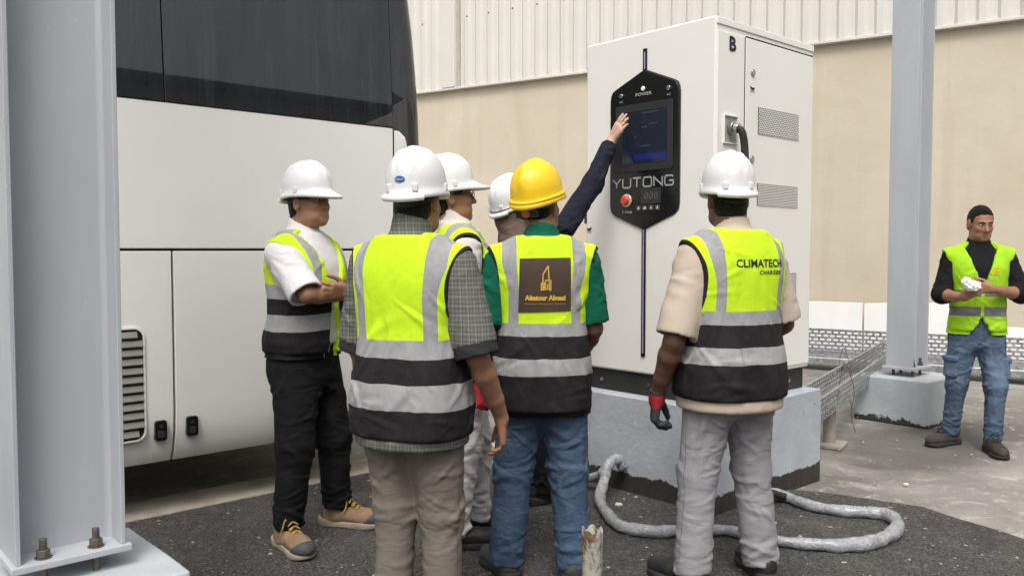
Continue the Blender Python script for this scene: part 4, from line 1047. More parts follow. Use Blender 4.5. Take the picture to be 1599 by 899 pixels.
def person(label, pos, yaw, scale, P):
    """P: joints and clothes in the person's own frame, facing +y, x to their right"""
    root = empty('person', (pos[0], pos[1], .016 if pos[2] is None else pos[2]), R(yaw - 90), label, 'person', 'workers gathered round the charger')
    root.scale = (scale,) * 3
    seed = P.get('seed', 1); hc = A3(P.get('head', (0, .02, 1.622))); Rm = rotm(R(P.get('head_yaw', 0)), R(P.get('head_pitch', 0)), R(P.get('head_roll', 0)))
    da, db = P.get('girth', (0, 0)); secs = swell(TORSO, da, db)
    legs = P['legs']; arms = P['arms']; skin = SKIN[P['skin']]
    # ---- body
    gr = [((0, 0, 1.13), .62, lambda p: tubez(p, swell(secs, -.024, -.024)))]
    hf = head_field(hc, Rm); gr.append((hc, .24, hf))
    nb = hc + Rm @ A3((0, -.022, -.05)); gr.append(((hc + A3((0, 0, 1.46))) / 2 * A3((1, 1, 0)) + A3((0, 0, 1.53)), .24, lambda p: chain(p, [(0, -.02, 1.43), (hc[0] * .5, (hc[1] - .02) * .5 - .015, 1.51), nb], [.075, .060, .058], .03)))
    hands = {}
    for sd, a in arms.items():
        sx = 1 if sd == 'r' else -1; sh = A3(a.get('shoulder', (sx * .182, -.01, 1.378))); el, wr = A3(a['elbow']), A3(a['wrist'])
        m1 = el + (wr - el) * .28; fat = P.get('arm', 1.0)
        gr.append(((sh + el) / 2, .30, lambda p, sh=sh, el=el, fat=fat: chain(p, [sh, sh + (el - sh) * .45, el], [.056 * fat, .048 * fat, .038 * fat], .03)))
        gr.append(((el + wr) / 2, .28, lambda p, el=el, wr=wr, m1=m1, fat=fat: chain(p, [el, m1, el + (wr - el) * .7, wr], [.037 * fat, .0425 * fat, .033 * fat, .0265], .012)))
        hd = hand_field(wr + unit(a['hand']) * .012, a['hand'], a['thumb'], sd, a.get('curl', (.35, .45, .5, .6)), a.get('thumb_in', .5), a.get('size', 1.0)); hands[sd] = (a, hd, wr); gr.append((hd[1], hd[2], hd[0]))
    for sd, l in legs.items():
        hip, kn, an = A3(l['hip']), A3(l['knee']), A3(l['ankle'])
        gr.append(((hip + kn) / 2, .36, lambda p, hip=hip, kn=kn: cone(p, hip, kn, .075, .052)))
        gr.append(((kn + an) / 2, .36, lambda p, kn=kn, an=an: chain(p, [kn, kn + (an - kn) * .3, an], [.05, .052, .036], .02)))
    pts = np.array([hc] + [A3(a['wrist']) for a in arms.values()] + [A3(a['elbow']) for a in arms.values()] + [A3(l['ankle']) for l in legs.values()] + [A3(l['knee']) for l in legs.values()])
    lo, hi = np.minimum(pts.min(0) - .27, (-.32, -.26, .0)), np.maximum(pts.max(0) + .27, (.32, .26, 1.7))
    body = field_mesh('body', grouped(gr, .022), lo, hi, P.get('res', .0055), skin, root)
    # eyes
    for sx in (-1, 1):
        m = MB(); bmesh.ops.create_uvsphere(m.bm, u_segments=14, v_segments=8, radius=.0112)
        for v in m.bm.verts: v.co = Vector(hc + Rm @ (A3(v.co) * A3((1, 1, .42)) + A3((sx * .031, .0800, .0050))))
        e = m.build('eye', M['eye'], root, 'all')
        m = MB(); m.cyl((sx * .031, .0885, .0050), (sx * .031, .0922, .0050), .0046, 12)
        for v in m.bm.verts: v.co = Vector(hc + Rm @ A3(v.co))
        m.build('iris', M['iris'], e)
        m = MB(); m.tube(smooth_path([(sx * .012, .0945, .022), (sx * .030, .092, .030), (sx * .050, .076, .024)], 5), [.0022, .003, .0036, .004, .004, .0042, .004, .0036, .003, .0024, .0018], 6)
        for v in m.bm.verts: v.co = Vector(hc + Rm @ A3(v.co))
        m.build('eyebrow', M['hair'], root, 'all')
    # ---- hair
    def hairf(p):
        q = (p - hc) @ Rm; x = np.abs(q[:, 0])
        d = ell(q, (0, -.014, .030), (.0815, .1005, .1025)); d = smin(d, ell(q, (0, -.050, -.045), (.062, .052, .060)), .03)
        cut = q[:, 1] - .045 + np.clip(.0 - q[:, 2], 0, .2) * .75 - np.clip((q[:, 2] - .062) * 2.0, 0, .10) - .004 * np.sin(q[:, 0] * 160)
        d = smax(d, cut, .01); d = smax(d, P.get('nape', -.085) - q[:, 2], .012)
        return smax(d, .012 - np.linalg.norm((np.stack([x, q[:, 1], q[:, 2]], 1) - A3((.082, -.008, -.008))) / A3((2.2, 2.4, 3.4)), axis=1) , .006)
    if P.get('hair', True): field_mesh('hair', hairf, hc - .2, hc + .2, .006, M['hair'], root, lambda V: .0016 * ripples(V, 3, 5, (40, 0, 120), (60, 60, 30)))
    if P.get('beard'):
        def bf(p):
            q = (p - hc) @ Rm; d = hf(p) - .005; d = smax(d, q[:, 2] + .035 + np.clip(.055 - q[:, 1], -.05, .2) * -.35, .006); d = smax(d, -q[:, 1] + .005, .006)
            m = np.linalg.norm((q - A3((0, .095, -.064))) / A3((1.5, 1, .75)), axis=1) - .016; return smax(smax(d, -m, .004), -.125 - q[:, 2], .004)
        field_mesh('beard', bf, hc - .18, hc + .18, .006, M['hair'], root)
    if P.get('glasses'):
        m = MB()
        for sx in (-1, 1):
            m.tube([(sx * .034 + .021 * math.cos(t), .103 + .0, .004 + .016 * math.sin(t)) for t in np.linspace(0, 2 * math.pi, 21)], .002, 6, False)
            m.tube([(sx * .055, .102, .008), (sx * .074, .07, .010), (sx * .083, -.01, .008)], .0022, 6)
        m.tube([(-.013, .104, .006), (.013, .104, .006)], .002, 6)
        for v in m.bm.verts: v.co = Vector(hc + Rm @ A3(v.co))
        m.build('glasses', M['black'], root, 'all')
    # ---- trousers
    tr = P['trousers']; tr_r = tr.get('r', (.098, .078, .078)); top = tr.get('top', .98); tl = []
    tl.append(((0, 0, .86), .42, lambda p: smin(smax(tubez(p, swell([(.70, .13, .10, -.01), (.78, .168, .125, -.014), (.88, .180, .132, -.018), (.95, .178, .128, -.014), (1.03, .168, .118, -.004)], da * .6, db * .6)), .735 - p[:, 2] + np.abs(p[:, 0]) * -.35, .03),
        np.minimum(ell(p, (.078, -.072, .83), (.092, .088, .105)), ell(p, (-.078, -.072, .83), (.092, .088, .105))), .03)))
    for sd, l in legs.items():
        hip, kn, an = A3(l['hip']), A3(l['knee']), A3(l['ankle']); cuff = tr.get('cuff', .075); en = an * A3((1, 1, 0)) + A3((0, 0, cuff)) + (kn - an) * A3((.1, .1, 0)) + A3((0, -.012, 0))
        tl.append(((hip + kn) / 2, .40, lambda p, hip=hip, kn=kn: smin(cone(p, hip + A3((0, 0, -.04)), kn, tr_r[0], tr_r[1]), cone(p, hip + (kn - hip) * .3, hip + (kn - hip) * .75, tr_r[0] * .96, tr_r[1] * 1.08), .02)))
        def lower(p, kn=kn, en=en):
            d = cone(p, kn, en + A3((0, 0, -.05)), tr_r[1], tr_r[2]); d = smax(d, en[2] - p[:, 2] - (p[:, 1] - en[1]) * .18, .010)
            return d
        tl.append(((kn + en) / 2, .38, lower))
    uf = grouped(tl, .045)
    def trf(p): return smax(uf(p), p[:, 2] - top, .01)
    amp = tr.get('amp', 1.0)
    kz = [(float(l['knee'][0]), float(l['knee'][1]), float(l['knee'][2]), float(l['ankle'][0]), float(l['ankle'][1])) for l in legs.values()]
    def trfold(V):
        z = V[:, 2]
        o = .0026 * ripples(V, seed + 9, 4, (14, 10, 7), (10, 10, 6), False)
        o += creases(V, seed, 34, lambda V: np.exp(-((V[:, 2] - .47) / .10) ** 2), .0080, .0105, .075, 22, 18)          # behind and round the knees
        o += creases(V, seed + 1, 30, lambda V: np.exp(-((V[:, 2] - .70) / .08) ** 2) * (np.abs(V[:, 0]) < .16), .0085, .0115, .085, 32, 16)    # seat and crotch
        o += creases(V, seed + 2, 44, lambda V: np.exp(-((V[:, 2] - .13) / .09) ** 2), .0085, .0105, .060, 10, 18)       # bunching over the shoes
        o += creases(V, seed + 3, 26, lambda V: (V[:, 2] < .9) * 1.0, .0065, .017, .14, 66, 16)                          # long hanging folds
        o += creases(V, seed + 4, 30, lambda V: (V[:, 2] < .85) * 1.0, .0040, .010, .05, 25, 30)
        return o * amp
    to = field_mesh('trousers', trf, lo, hi, P.get('cloth_res', .0078), tr['mat'], root, trfold)
    if tr.get('belt'):
        pass
    for b, extra in enumerate(tr.get('parts', ())): extra(to, trf)
    # ---- shirt
    shp = P['shirt']; hem = shp['hem']
    sg = [((0, 0, 1.1), .66, lambda p: tubez(p, swell(secs, .012 + shp.get('loose', 0), .012 + shp.get('loose', 0), hem, None)))]
    for sd, a in arms.items():
        sx = 1 if sd == 'r' else -1; sh = A3(a.get('shoulder', (sx * .182, -.01, 1.378))); el, wr = A3(a['elbow']), A3(a['wrist'])
        r0, r1, r2 = shp.get('r', (.070, .072, .05)); L = shp['sleeve']       # 0..1 upper arm, 1..2 forearm
        fat = P.get('arm', 1.0)
        if L <= 1:
            en = sh + (el - sh) * L
            def slv(p, sh=sh, en=en, el=el):
                ax = unit(el - sh); q = (p - sh) @ ax; d = cone(p, sh, en + ax * .05, r0, r1); Ln = float(np.linalg.norm(en - sh))
                d = smax(d, q - Ln, .005); inner = cone(p, sh, en + ax * .08, r0 - .015, r1 - .014)
                return np.where(q > Ln - .030, smax(d, -inner, .004), d)
            sg.append(((sh + en) / 2, .34, slv))
        else:
            en = el + (wr - el) * (L - 1)
            sg.append(((sh + el) / 2, .32, lambda p, sh=sh, el=el: cone(p, sh, el, r0, r1)))
            def fsl(p, el=el, en=en, wr=wr):
                ax = unit(wr - el); q = (p - el) @ ax; Ln = float(np.linalg.norm(en - el)); return smax(cone(p, el, en + ax * .04, r1, r2), q - Ln, .006)
            sg.append(((el + en) / 2, .28, fsl))
    colr = shp.get('collar')
    nb2 = A3((hc[0] * .5, (hc[1] - .02) * .5 - .018, 1.515))
    if colr: sg.append((nb2, .22, lambda p: smax(smax(cone(p, (0, -.02, 1.42), nb2 + A3((0, 0, colr)), .088, .069), p[:, 2] - (1.50 + colr) + p[:, 1] * .45, .006), -cone(p, nb2 - A3((0, 0, .02)), nb2 + A3((0, 0, .15)), .056, .060), .004)))
    sf = grouped(sg, .035)
    def shf(p):
        return _sh(p)
    def _sh(p):
        nk = ell(p, (0, .012, 1.535), (.070, .075, .062)) if not colr else np.full(len(p), 9, f32)
        return smax(np.minimum(sf(p), np.where((p[:, 2] > hem) & (p[:, 2] < 1.02), uf(p) - .004, 9)), -nk, .008)
    def shfold(V):
        dx = np.clip((np.abs(V[:, 0]) - .15) * 12, 0, 1); z = V[:, 2]
        o = .003 * ripples(V, seed + 25, 3, (22, 14, 9), (10, 10, 8), False)
        o += creases(V, seed + 20, 30, lambda V: (np.abs(V[:, 0]) > .17) * (V[:, 2] > 1.16), .0052, .013, .060, 30, 26)
        o += creases(V, seed + 22, 26, lambda V: np.exp(-((V[:, 2] - hem - .05) / .05) ** 2), .0022, .020, .07, 75, 14)
        under = (np.abs(V[:, 0]) < .21) & (V[:, 2] > (P['vest']['hem'] if P.get('vest') else hem) - .005) & (V[:, 2] < 1.44)
        for sd, a in arms.items():
            if shp['sleeve'] <= 1:
                sx = 1 if sd == 'r' else -1; sh = A3(a.get('shoulder', (sx * .182, -.01, 1.378))); ax = unit(A3(a['elbow']) - sh); Ln = float(np.linalg.norm(A3(a['elbow']) - sh)) * shp['sleeve']
                o = np.where(V[:, 0] * sx > .12, o * np.clip((Ln - (V - sh) @ ax - .012) / .05, 0, 1), o)
        return o * shp.get('amp', 1) * (np.where(under, .15, 1) if P.get('vest') else 1)
    so = field_mesh('shirt', shf, lo, hi, P.get('cloth_res', .0085), shp['mat'], root, shfold)
    for extra in shp.get('parts', ()): extra(so, shf)
    # ---- vest
    vo = None
    if P.get('vest'):
        v = P['vest']; vh = v['hem']; va, vb = v.get('loose', (.030, .030)); vs = swell(secs, va, vb, vh, None)
        vs = [(z, max(a, v.get('wide', 0) if z < 1.25 else 0), b, y) for z, a, b, y in vs]
        vs = [(z, a if z < 1.40 else a + .012, b, y) for z, a, b, y in vs]
        shy = [A3(a.get('shoulder', ((1 if s == 'r' else -1) * .182, -.01, 1.378))) for s, a in arms.items()]
        def arm_d(p):
            s = np.stack([np.abs(p[:, 0]), p[:, 1], p[:, 2]], 1)
            q = (s[:, [0, 2]] - A3((.262, 1.265))) / A3((v.get('arm_x', .066), .180)); return (np.linalg.norm(q, axis=1) - 1) * .085
        def neck_d(p):
            d = ell(p, (0, .030, 1.535), (.086, .092, .078))
            ve = (np.abs(p[:, 0]) - (p[:, 2] - v.get('vee', 1.22)) * .36); d2 = np.maximum(ve, .03 - p[:, 1]); return np.minimum(d, d2)
        def open_d(p): return np.abs(p[:, 0]) - (.008 + np.clip(1.24 - p[:, 2], 0, 1) * v.get('open', 0))
        def base(p):
            d = tubez(p, vs, 2.5); d = smin(d, tubez(p, swell(secs, .021 + shp.get('loose', 0), .021 + shp.get('loose', 0), max(vh, hem), None)) - .006, .01)
            d = np.minimum(d, np.where(p[:, 2] < 1.02, uf(p) - .010, 9))
            for s in shy:
                m = np.abs(p[:, 0]) < .30
                d = smin(d, cone(p, (0, -.015, 1.435), s + A3((np.sign(s[0]) * .012, 0, .010)), .072, .069), .035)
            return d
        def vf(p):
            d = base(p); d = smax(d, -arm_d(p), .004); d = smax(d, -neck_d(p), .004)
            d = smax(d, np.abs(p[:, 0]) - .258, .02)
            if v.get('open'): d = np.where(p[:, 1] > .0, smax(d, -open_d(p), .003), d)
            fl = v.get('flare')
            if fl: 
                d = np.where(p[:, 1] > .02, smax(d, -(np.abs(p[:, 0]) - (fl - p[:, 2]) * .55), .003) if True else d, d)
            return d
        def vfold(V):
            z = V[:, 2]; 
            o = .0030 * ripples(V, seed + 31, 3, (20, 9, 4), (8, 8, 4), False) * (.5 + np.clip(1.30 - z, 0, .6))
            o += creases(V, seed + 32, 26, lambda V: (V[:, 2] < 1.36) * (V[:, 2] > vh + .1) * 1.0, .0072, .014, .11, 62, 18)
            o += creases(V, seed + 33, 16, lambda V: np.exp(-((V[:, 2] - vh - .09) / .06) ** 2), .0060, .015, .09, 8, 12)
            o += creases(V, seed + 34, 14, lambda V: (V[:, 2] > 1.12) * (np.abs(V[:, 0]) > .10), .0050, .012, .07, 40, 20)
            o += creases(V, seed + 35, 24, lambda V: (V[:, 2] < 1.05) * 1.0, .0035, .010, .05, 20, 30)
            fl = v.get('flat')
            if fl: o = np.where((np.abs(V[:, 0]) < fl[0]) & (V[:, 2] > fl[1]) & (V[:, 2] < fl[2]) & (V[:, 1] < 0), o * .22, o)
            return o * v.get('amp', 1)
        vo = field_mesh('vest', vf, (-.34, -.34, vh - .03), (.34, .34, 1.56), P.get('vest_res', .0085), v['mat'], root, vfold, 1,
                        {'lat': lambda V: np.abs(V[:, 0]) + .75 * np.maximum(0, np.interp(V[:, 2], [r[0] for r in vs], [r[2] for r in vs]) - .004 - np.abs(V[:, 1])) * np.clip((1.37 - V[:, 2]) / .10, 0, 1) * np.clip((np.abs(V[:, 0]) - .06) / .06, 0, 1),
                         'edge': lambda V: np.minimum(np.minimum(np.abs(arm_d(V)) + 10 * (np.abs(V[:, 0]) < .05) + (9 if v.get('open') else 0), np.abs(neck_d(V))), np.minimum(np.abs(.258 - np.abs(V[:, 0])), np.where(V[:, 1] > 0, np.abs(open_d(V)), 9) if v.get('open') else 9))})
        for extra in v.get('parts', ()): extra(vo)
    # ---- gloves
    for sd, (a, hd, wr) in hands.items():
        if a.get('glove'):
            gfn = hand_field(wr + unit(a['hand']) * .012, a['hand'], a['thumb'], sd, a.get('curl', (.35, .45, .5, .6)), a.get('thumb_in', .5), a.get('size', 1.0), .0030)[0]
            ax = unit(a['hand']); cw = wr - ax * .02
            def gf(p): return smin(gfn(p), smax(cone(p, wr - ax * .06, wr + ax * .03, .036, .034), -((p - cw) @ ax), .005), .012)
            field_mesh('glove', gf, np.minimum(wr, wr + ax * .2) - .1, np.maximum(wr, wr + ax * .2) + .1, .0045, a['glove'], root, lambda V: .0012 * ripples(V, 8, 4, (80, 80, 80), (60, 60, 60)), 1,
                       {'along': lambda V: (V - wr) @ ax})
    # ---- shoes
    for sd, l in legs.items():
        s = P['shoes']; shoe(root, l['ankle'], R(l.get('toe', 0)), s['mat'], s['sole'], s.get('cap'), s.get('lace'), s.get('high', True), s.get('size', 1.08), s.get('name', 'boot'))
    # ---- head gear
    hl = P['helmet']
    if hl: helmet(root, hc, Rm, R(hl.get('tilt', 0)), hl['kind'], hl.get('style', 0), hl.get('dial'), hl.get('sticker'), hl.get('strap'), hl.get('goggles'))
    for extra in P.get('extras', ()): extra(root, hc, Rm)
    return root
def stick(mesh, vest, y0=-1, off=.0025, name='lettering', mat=None, parent=None, cuts=0):
    """lay a flat mesh (x to the reader's right, z up already in place) onto the back or front of a vest"""
    bm = bmesh.new(); bm.from_mesh(vest.data); tree = BVHTree.FromBMesh(bm); bm.free()
    b2 = bmesh.new(); b2.from_mesh(mesh)
    if cuts: bmesh.ops.subdivide_edges(b2, edges=b2.edges[:], cuts=cuts, use_grid_fill=True)
    bmesh.ops.triangulate(b2, faces=b2.faces[:])
    for v in b2.verts:
        h = tree.ray_cast(Vector((v.co.x, y0, v.co.z)), Vector((0, -1 if y0 > 0 else 1, 0)))
        v.co.y = (h[0].y if h[0] else v.co.y) + (off if y0 > 0 else -off)
    b2.to_mesh(mesh); b2.free(); return link(name, mesh, mat, parent or vest)
# ================================================================ THE SEVEN PEOPLE
def leg(x, y, knee=(0, .02), toe=0, hipx=None, hipy=-.005):
    sx = 1 if x > 0 else -1; hx = hipx if hipx is not None else sx * .088
    return {'hip': (hx, hipy, .84), 'knee': ((hx + x) / 2 + knee[0], (hipy + y) / 2 + knee[1], .475), 'ankle': (x, y, .09), 'toe': toe}
def back_text(txt, size, z, mat, x=0.0, sx=1.0, space=1.0, bold=0.0, off=.003, y0=-1, align='CENTER'):
    def add(vest):
        me = text_mesh(txt, size, sx, align, space, bold)
        for v in me.vertices: v.co = (v.co.x + x if y0 < 0 else -(v.co.x) + x, 0, v.co.y + z)
        return stick(me, vest, y0, off, 'lettering', mat)
    return add
# --- man in the yellow helmet
def patch(vest):
    me = mesh_from('patch', [(-.112, 0, 1.172), (.108, 0, 1.178), (.106, 0, 1.398), (-.106, 0, 1.394)], [(0, 1, 2, 3)])
    p = stick(me, vest, -1, .0045, 'back_patch', simple('dark_brown_patch', srgb(66, 50, 40), .75, 0, .12, 12, .1, 300), None, 14)
    def strokes(segs, wd, off):
        V, F = [], []
        for (x0, z0, x1, z1) in segs:
            d = Vector((x1 - x0, z1 - z0)); n = Vector((-d.y, d.x)).normalized() * wd / 2; k = len(V)
            V.extend([(x0 + n.x, 0, z0 + n.y), (x1 + n.x, 0, z1 + n.y), (x1 - n.x, 0, z1 - n.y), (x0 - n.x, 0, z0 - n.y)]); F.append((k, k + 1, k + 2, k + 3))
        return stick(mesh_from('emblem', V, F), vest, -1, off + .0022, 'emblem', M['gold_ink'], p)
    s = .001; E = []
    for x0, z0, x1, z1 in ((388, 400, 388, 480), (405, 310, 405, 478), (388, 400, 432, 400), (405, 310, 462, 220), (462, 220, 470, 370), (432, 372, 490, 370), (432, 372, 432, 465), (432, 465, 455, 465), (455, 465, 455, 408), (472, 380, 474, 480), (490, 372, 490, 480), (418, 400, 418, 478)):
        f = lambda a, b: (-.106 + (a - 160) / 550 * .212, 1.396 - (b - 140) / 555 * .22)
        a, b = f(x0, z0); c, d = f(x1, z1); E.append((a, b, c, d))
    strokes(E, .0045, .0048)
    for txt, size, z, sx, mt in (('Altatour Almasi', .0285, 1.231, .92, M['gold_ink']), ('Engineering Maintenance Operation', .0115, 1.207, 1.0, simple('dim_gold_ink', srgb(140, 116, 60), .6))):
        me = text_mesh(txt, size, sx, bold=.0014 if size > .02 else .0002)
        for v in me.vertices: v.co = (v.co.x, 0, v.co.y + z)
        stick(me, vest, -1, .0068, 'lettering', mt, p)
jeans = mat_denim('dark_blue_denim', srgb(54, 70, 92), srgb(96, 118, 144), .35)
def pockets(trousers, f):
    bm = bmesh.new(); bm.from_mesh(trousers.data); tree = BVHTree.FromBMesh(bm); bm.free()
    for sx in (-1, 1):
        cx = sx * .088; m = bmesh.new(); out = [(-.062, .90), (.062, .90), (.060, .80), (0, .772), (-.060, .80)]
        vs = [m.verts.new((cx + a, 0, b)) for a, b in out]; m.faces.new(vs); bmesh.ops.subdivide_edges(m, edges=m.edges[:], cuts=4, use_grid_fill=True); bmesh.ops.triangulate(m, faces=m.faces[:])
        for v in m.verts:
            h = tree.ray_cast(Vector((v.co.x, -1, v.co.z)), Vector((0, 1, 0))); v.co.y = (h[0].y if h[0] else -.1) - .003
        me = bpy.data.meshes.new('back_pocket'); m.to_mesh(me); m.free(); link('back_pocket', me, trousers.data.materials[0], trousers)
person('person in yellow helmet, green T-shirt and blue jeans, seen from behind, patch on vest', (.126, 3.55, None), 93, .968, dict(
    seed=3, skin='brown', girth=(.010, .018), head_yaw=-34, head=(-.012, .02, 1.617), head_pitch=4, nape=-.055,
    legs={'r': leg(.145, -.02, toe=-22), 'l': leg(-.16, .03, toe=22)},
    arms={'r': dict(elbow=(.222, -.01, 1.09), wrist=(.180, .18, .93), hand=(-.2, .6, -.6), thumb=(-.3, .5, .6)),
          'l': dict(elbow=(-.235, -.02, 1.09), wrist=(-.22, .17, .92), hand=(.2, .6, -.6), thumb=(.3, .5, .6))},
    trousers=dict(mat=jeans, r=(.101, .080, .078), cuff=.05, amp=.75, parts=[pockets]),
    shirt=dict(mat=fabric('green_knit', srgb(14, 88, 68)), hem=.90, sleeve=.92, r=(.068, .074, .05), collar=.012),
    vest=dict(mat=mat_vest('vest_yellow_black_a', 1.125, 1.070, .978, .908, .118, .178), hem=.752, loose=(.022, .026), flat=(.13, 1.15, 1.42), parts=[patch]),
    shoes=dict(mat=simple('grey_leather', (.05, .05, .05), .7, 0, .3, 20, .3), sole=M['sole_dark'], high=True),
    helmet=dict(kind='yellow', style=1, tilt=10, dial=simple('coral_dial', srgb(206, 92, 70), .5))))
# --- man in the foreground
def rolled(mat):
    def add(shirt, f): pass
    return add
def phone(root, hc, Rm): pass
plaid = mat_plaid('grey_plaid_cotton')
def cuff_bands(arms, L, r, mat):
    def add(shirt, f):
        for sd, a in arms.items():
            sx = 1 if sd == 'r' else -1; sh = A3((sx * .182, -.01, 1.378)); el = A3(a['elbow']); ax = unit(el - sh); Ln = float(np.linalg.norm(el - sh)) * L
            c0, c1 = sh + ax * (Ln - .012), sh + ax * (Ln + .040)
            def cf(p):
                q = (p - sh) @ ax; d = cone(p, c0 - ax * .05, c1 + ax * .05, r, r); d = smax(d, q - Ln - .040, .004); d = smax(d, Ln - .012 - q, .004)
                return smax(d, -cone(p, c0 - ax * .2, c1 + ax * .2, r - .012, r - .012), .003)
            field_mesh('rolled_cuff', cf, np.minimum(c0, c1) - .12, np.maximum(c0, c1) + .12, .006, mat, shirt, lambda V: .002 * ripples(V, 4, 3, (10, 10, 60), (20, 20, 20)))
    return add
arms2 = {'r': dict(elbow=(.268, -.02, 1.062), wrist=(.292, .145, .812), hand=(-.02, .16, -.98), thumb=(-.35, .9, .1), curl=(.55, .62, .66, .7), thumb_in=.35),
         'l': dict(elbow=(-.242, .02, 1.06), wrist=(-.248, .15, .812), hand=(.05, .25, -.95), thumb=(.35, .9, .1), curl=(.8, .9, .95, 1.0), thumb_in=.6)}
person('person in white helmet, grey plaid shirt and taupe trousers, closest to camera, back turned', (-.352, 3.02, None), 68, .965, dict(
    seed=11, skin='tan', girth=(.013, .018), head_yaw=2, head_pitch=-2, arm=1.03, nape=-.105, res=.005, cloth_res=.0075, vest_res=.0075,
    head=(.012, .02, 1.607), legs={'r': leg(.115, .02, toe=-12), 'l': leg(-.075, -.02, toe=8)}, arms=arms2,
    trousers=dict(mat=fabric('taupe_cotton', srgb(115, 107, 99), .10, 420, .3, seams=True), r=(.103, .077, .067), cuff=.05, amp=.6),
    shirt=dict(mat=plaid, hem=.724, sleeve=.90, r=(.074, .084, .05), collar=.035, loose=.010, parts=[cuff_bands(arms2, .90, .080, fabric('charcoal_cuff', (.03, .031, .034)))]),
    vest=dict(mat=mat_vest('vest_yellow_black_b', 1.118, 1.052, .964, .872, .125, .190), hem=.768, loose=(.030, .032), arm_x=.070),
    shoes=dict(mat=simple('dark_leather', (.03, .028, .026), .6, 0, .3, 20, .2), sole=M['sole_dark']),
    helmet=dict(kind='white', style=0, tilt=6, sticker=True)))
# --- man on the right in the beige T-shirt
def mat_glove(name, cuff, palm):
    g = NT(name); at = g.n('ShaderNodeAttribute', attribute_name='along')
    c = g.mix(g.math('GREATER_THAN', g.math('ADD', at.outputs['Fac'], g.math('MULTIPLY', g.math('SUBTRACT', g.noise(40), .5), .02)), .052), cuff, palm)
    c = g.mix(g.math('LESS_THAN', at.outputs['Fac'], -.002), c, (.03, .03, .032))
    return g.done(c, .8, 0, g.bump(g.noise(260, 2), .4, .002))
glv = mat_glove('red_black_glove', srgb(150, 30, 34), (.035, .036, .038))
def band(root, hc, Rm): pass
person('person in beige T-shirt, grey trousers and white helmet, back turned, red glove', (.893, 3.50, None), 112, .985, dict(
    seed=23, skin='dark', girth=(.026, .030), head=(.0, .02, 1.612), head_yaw=-16, head_pitch=2, arm=1.08, nape=-.07,
    legs={'r': leg(.178, -.01, toe=-14), 'l': leg(-.168, .02, toe=18)},
    arms={'l': dict(elbow=(-.285, -.03, 1.04), wrist=(-.282, .10, .805), hand=(.05, .22, -.95), thumb=(.45, .85, .1), curl=(.75, .8, .9, 1.0), thumb_in=.6, size=1.14, glove=glv),
          'r': dict(elbow=(.275, -.01, 1.09), wrist=(.20, .18, .96), hand=(-.5, .6, .0), thumb=(-.2, .3, .9), glove=glv)},
    trousers=dict(mat=fabric('light_grey_cotton', srgb(144, 143, 147), .08, 420, .3, seams=True), r=(.104, .077, .077), cuff=.055, amp=.65),
    shirt=dict(mat=fabric('beige_jersey', srgb(186, 172, 157), .05, 420, .08), hem=.750, sleeve=.95, r=(.070, .083, .05), loose=.010, amp=.7, collar=.010),
    vest=dict(mat=mat_vest('vest_yellow_black_c', 1.160, 1.106, 1.016, .948, .130, .180), hem=.805, loose=(.024, .026),
              parts=[back_text('CLIMATECH', .043, 1.350, M['black_ink'], .026, 1.0, 1.02, .0012, .0018), back_text('CHARGER', .022, 1.314, M['black_ink'], .072, 1.05, 1.15, .0006, .0018)]),
    shoes=dict(mat=simple('black_leather', (.016, .016, .017), .55, 0, .3, 20, .2), sole=M['sole_dark'], high=False, name='shoe'),
    helmet=dict(kind='white', style=0, tilt=0)))
# --- man with folded arms in front of the bus
def tan_boots(): return dict(mat=simple('tan_suede', srgb(134, 110, 86), .9, 0, .25, 14, .4), sole=M['sole_pale'], cap=simple('grey_toe_rubber', srgb(66, 68, 74), .7, 0, .2, 20, .2), lace=M['lace'], high=True, size=1.14)
person('person with folded arms, white shirt, black trousers and tan boots, standing before the bus', (-.985, 4.08, None), -22, .99, dict(
    seed=31, skin='tan', girth=(.012, .018), head_yaw=-6, head_pitch=4,
    legs={'r': leg(.185, .01, toe=-30, knee=(.01, .03)), 'l': leg(-.19, .05, toe=10, knee=(0, .03))},
    arms={'r': dict(elbow=(.232, .165, 1.195), wrist=(-.005, .215, 1.185), hand=(-.95, .02, .05), thumb=(0, .2, .9), curl=(.4, .45, .5, .5)),
          'l': dict(elbow=(-.235, .15, 1.185), wrist=(.045, .270, 1.205), hand=(.92, -.26, .03), thumb=(.1, .25, .9), curl=(.65, .7, .75, .8), thumb_in=.3)},
    trousers=dict(mat=fabric('black_cotton', (.0085, .0085, .010), .3, 420, .5), r=(.104, .084, .068), cuff=.10, amp=.85),
    shirt=dict(mat=fabric('white_cotton', srgb(214, 210, 214), .04), hem=.95, sleeve=1.0, r=(.074, .084, .05), loose=.006, collar=.03, amp=1.1),
    vest=dict(mat=mat_vest('vest_yellow_black_d', 1.245, 1.178, 1.105, 1.025, .10, .150, slope=.05, rim=YEL), hem=.912, loose=(.024, .030), vee=1.14, open=.10),
    shoes=tan_boots(), helmet=dict(kind='white', style=0, tilt=-2)))
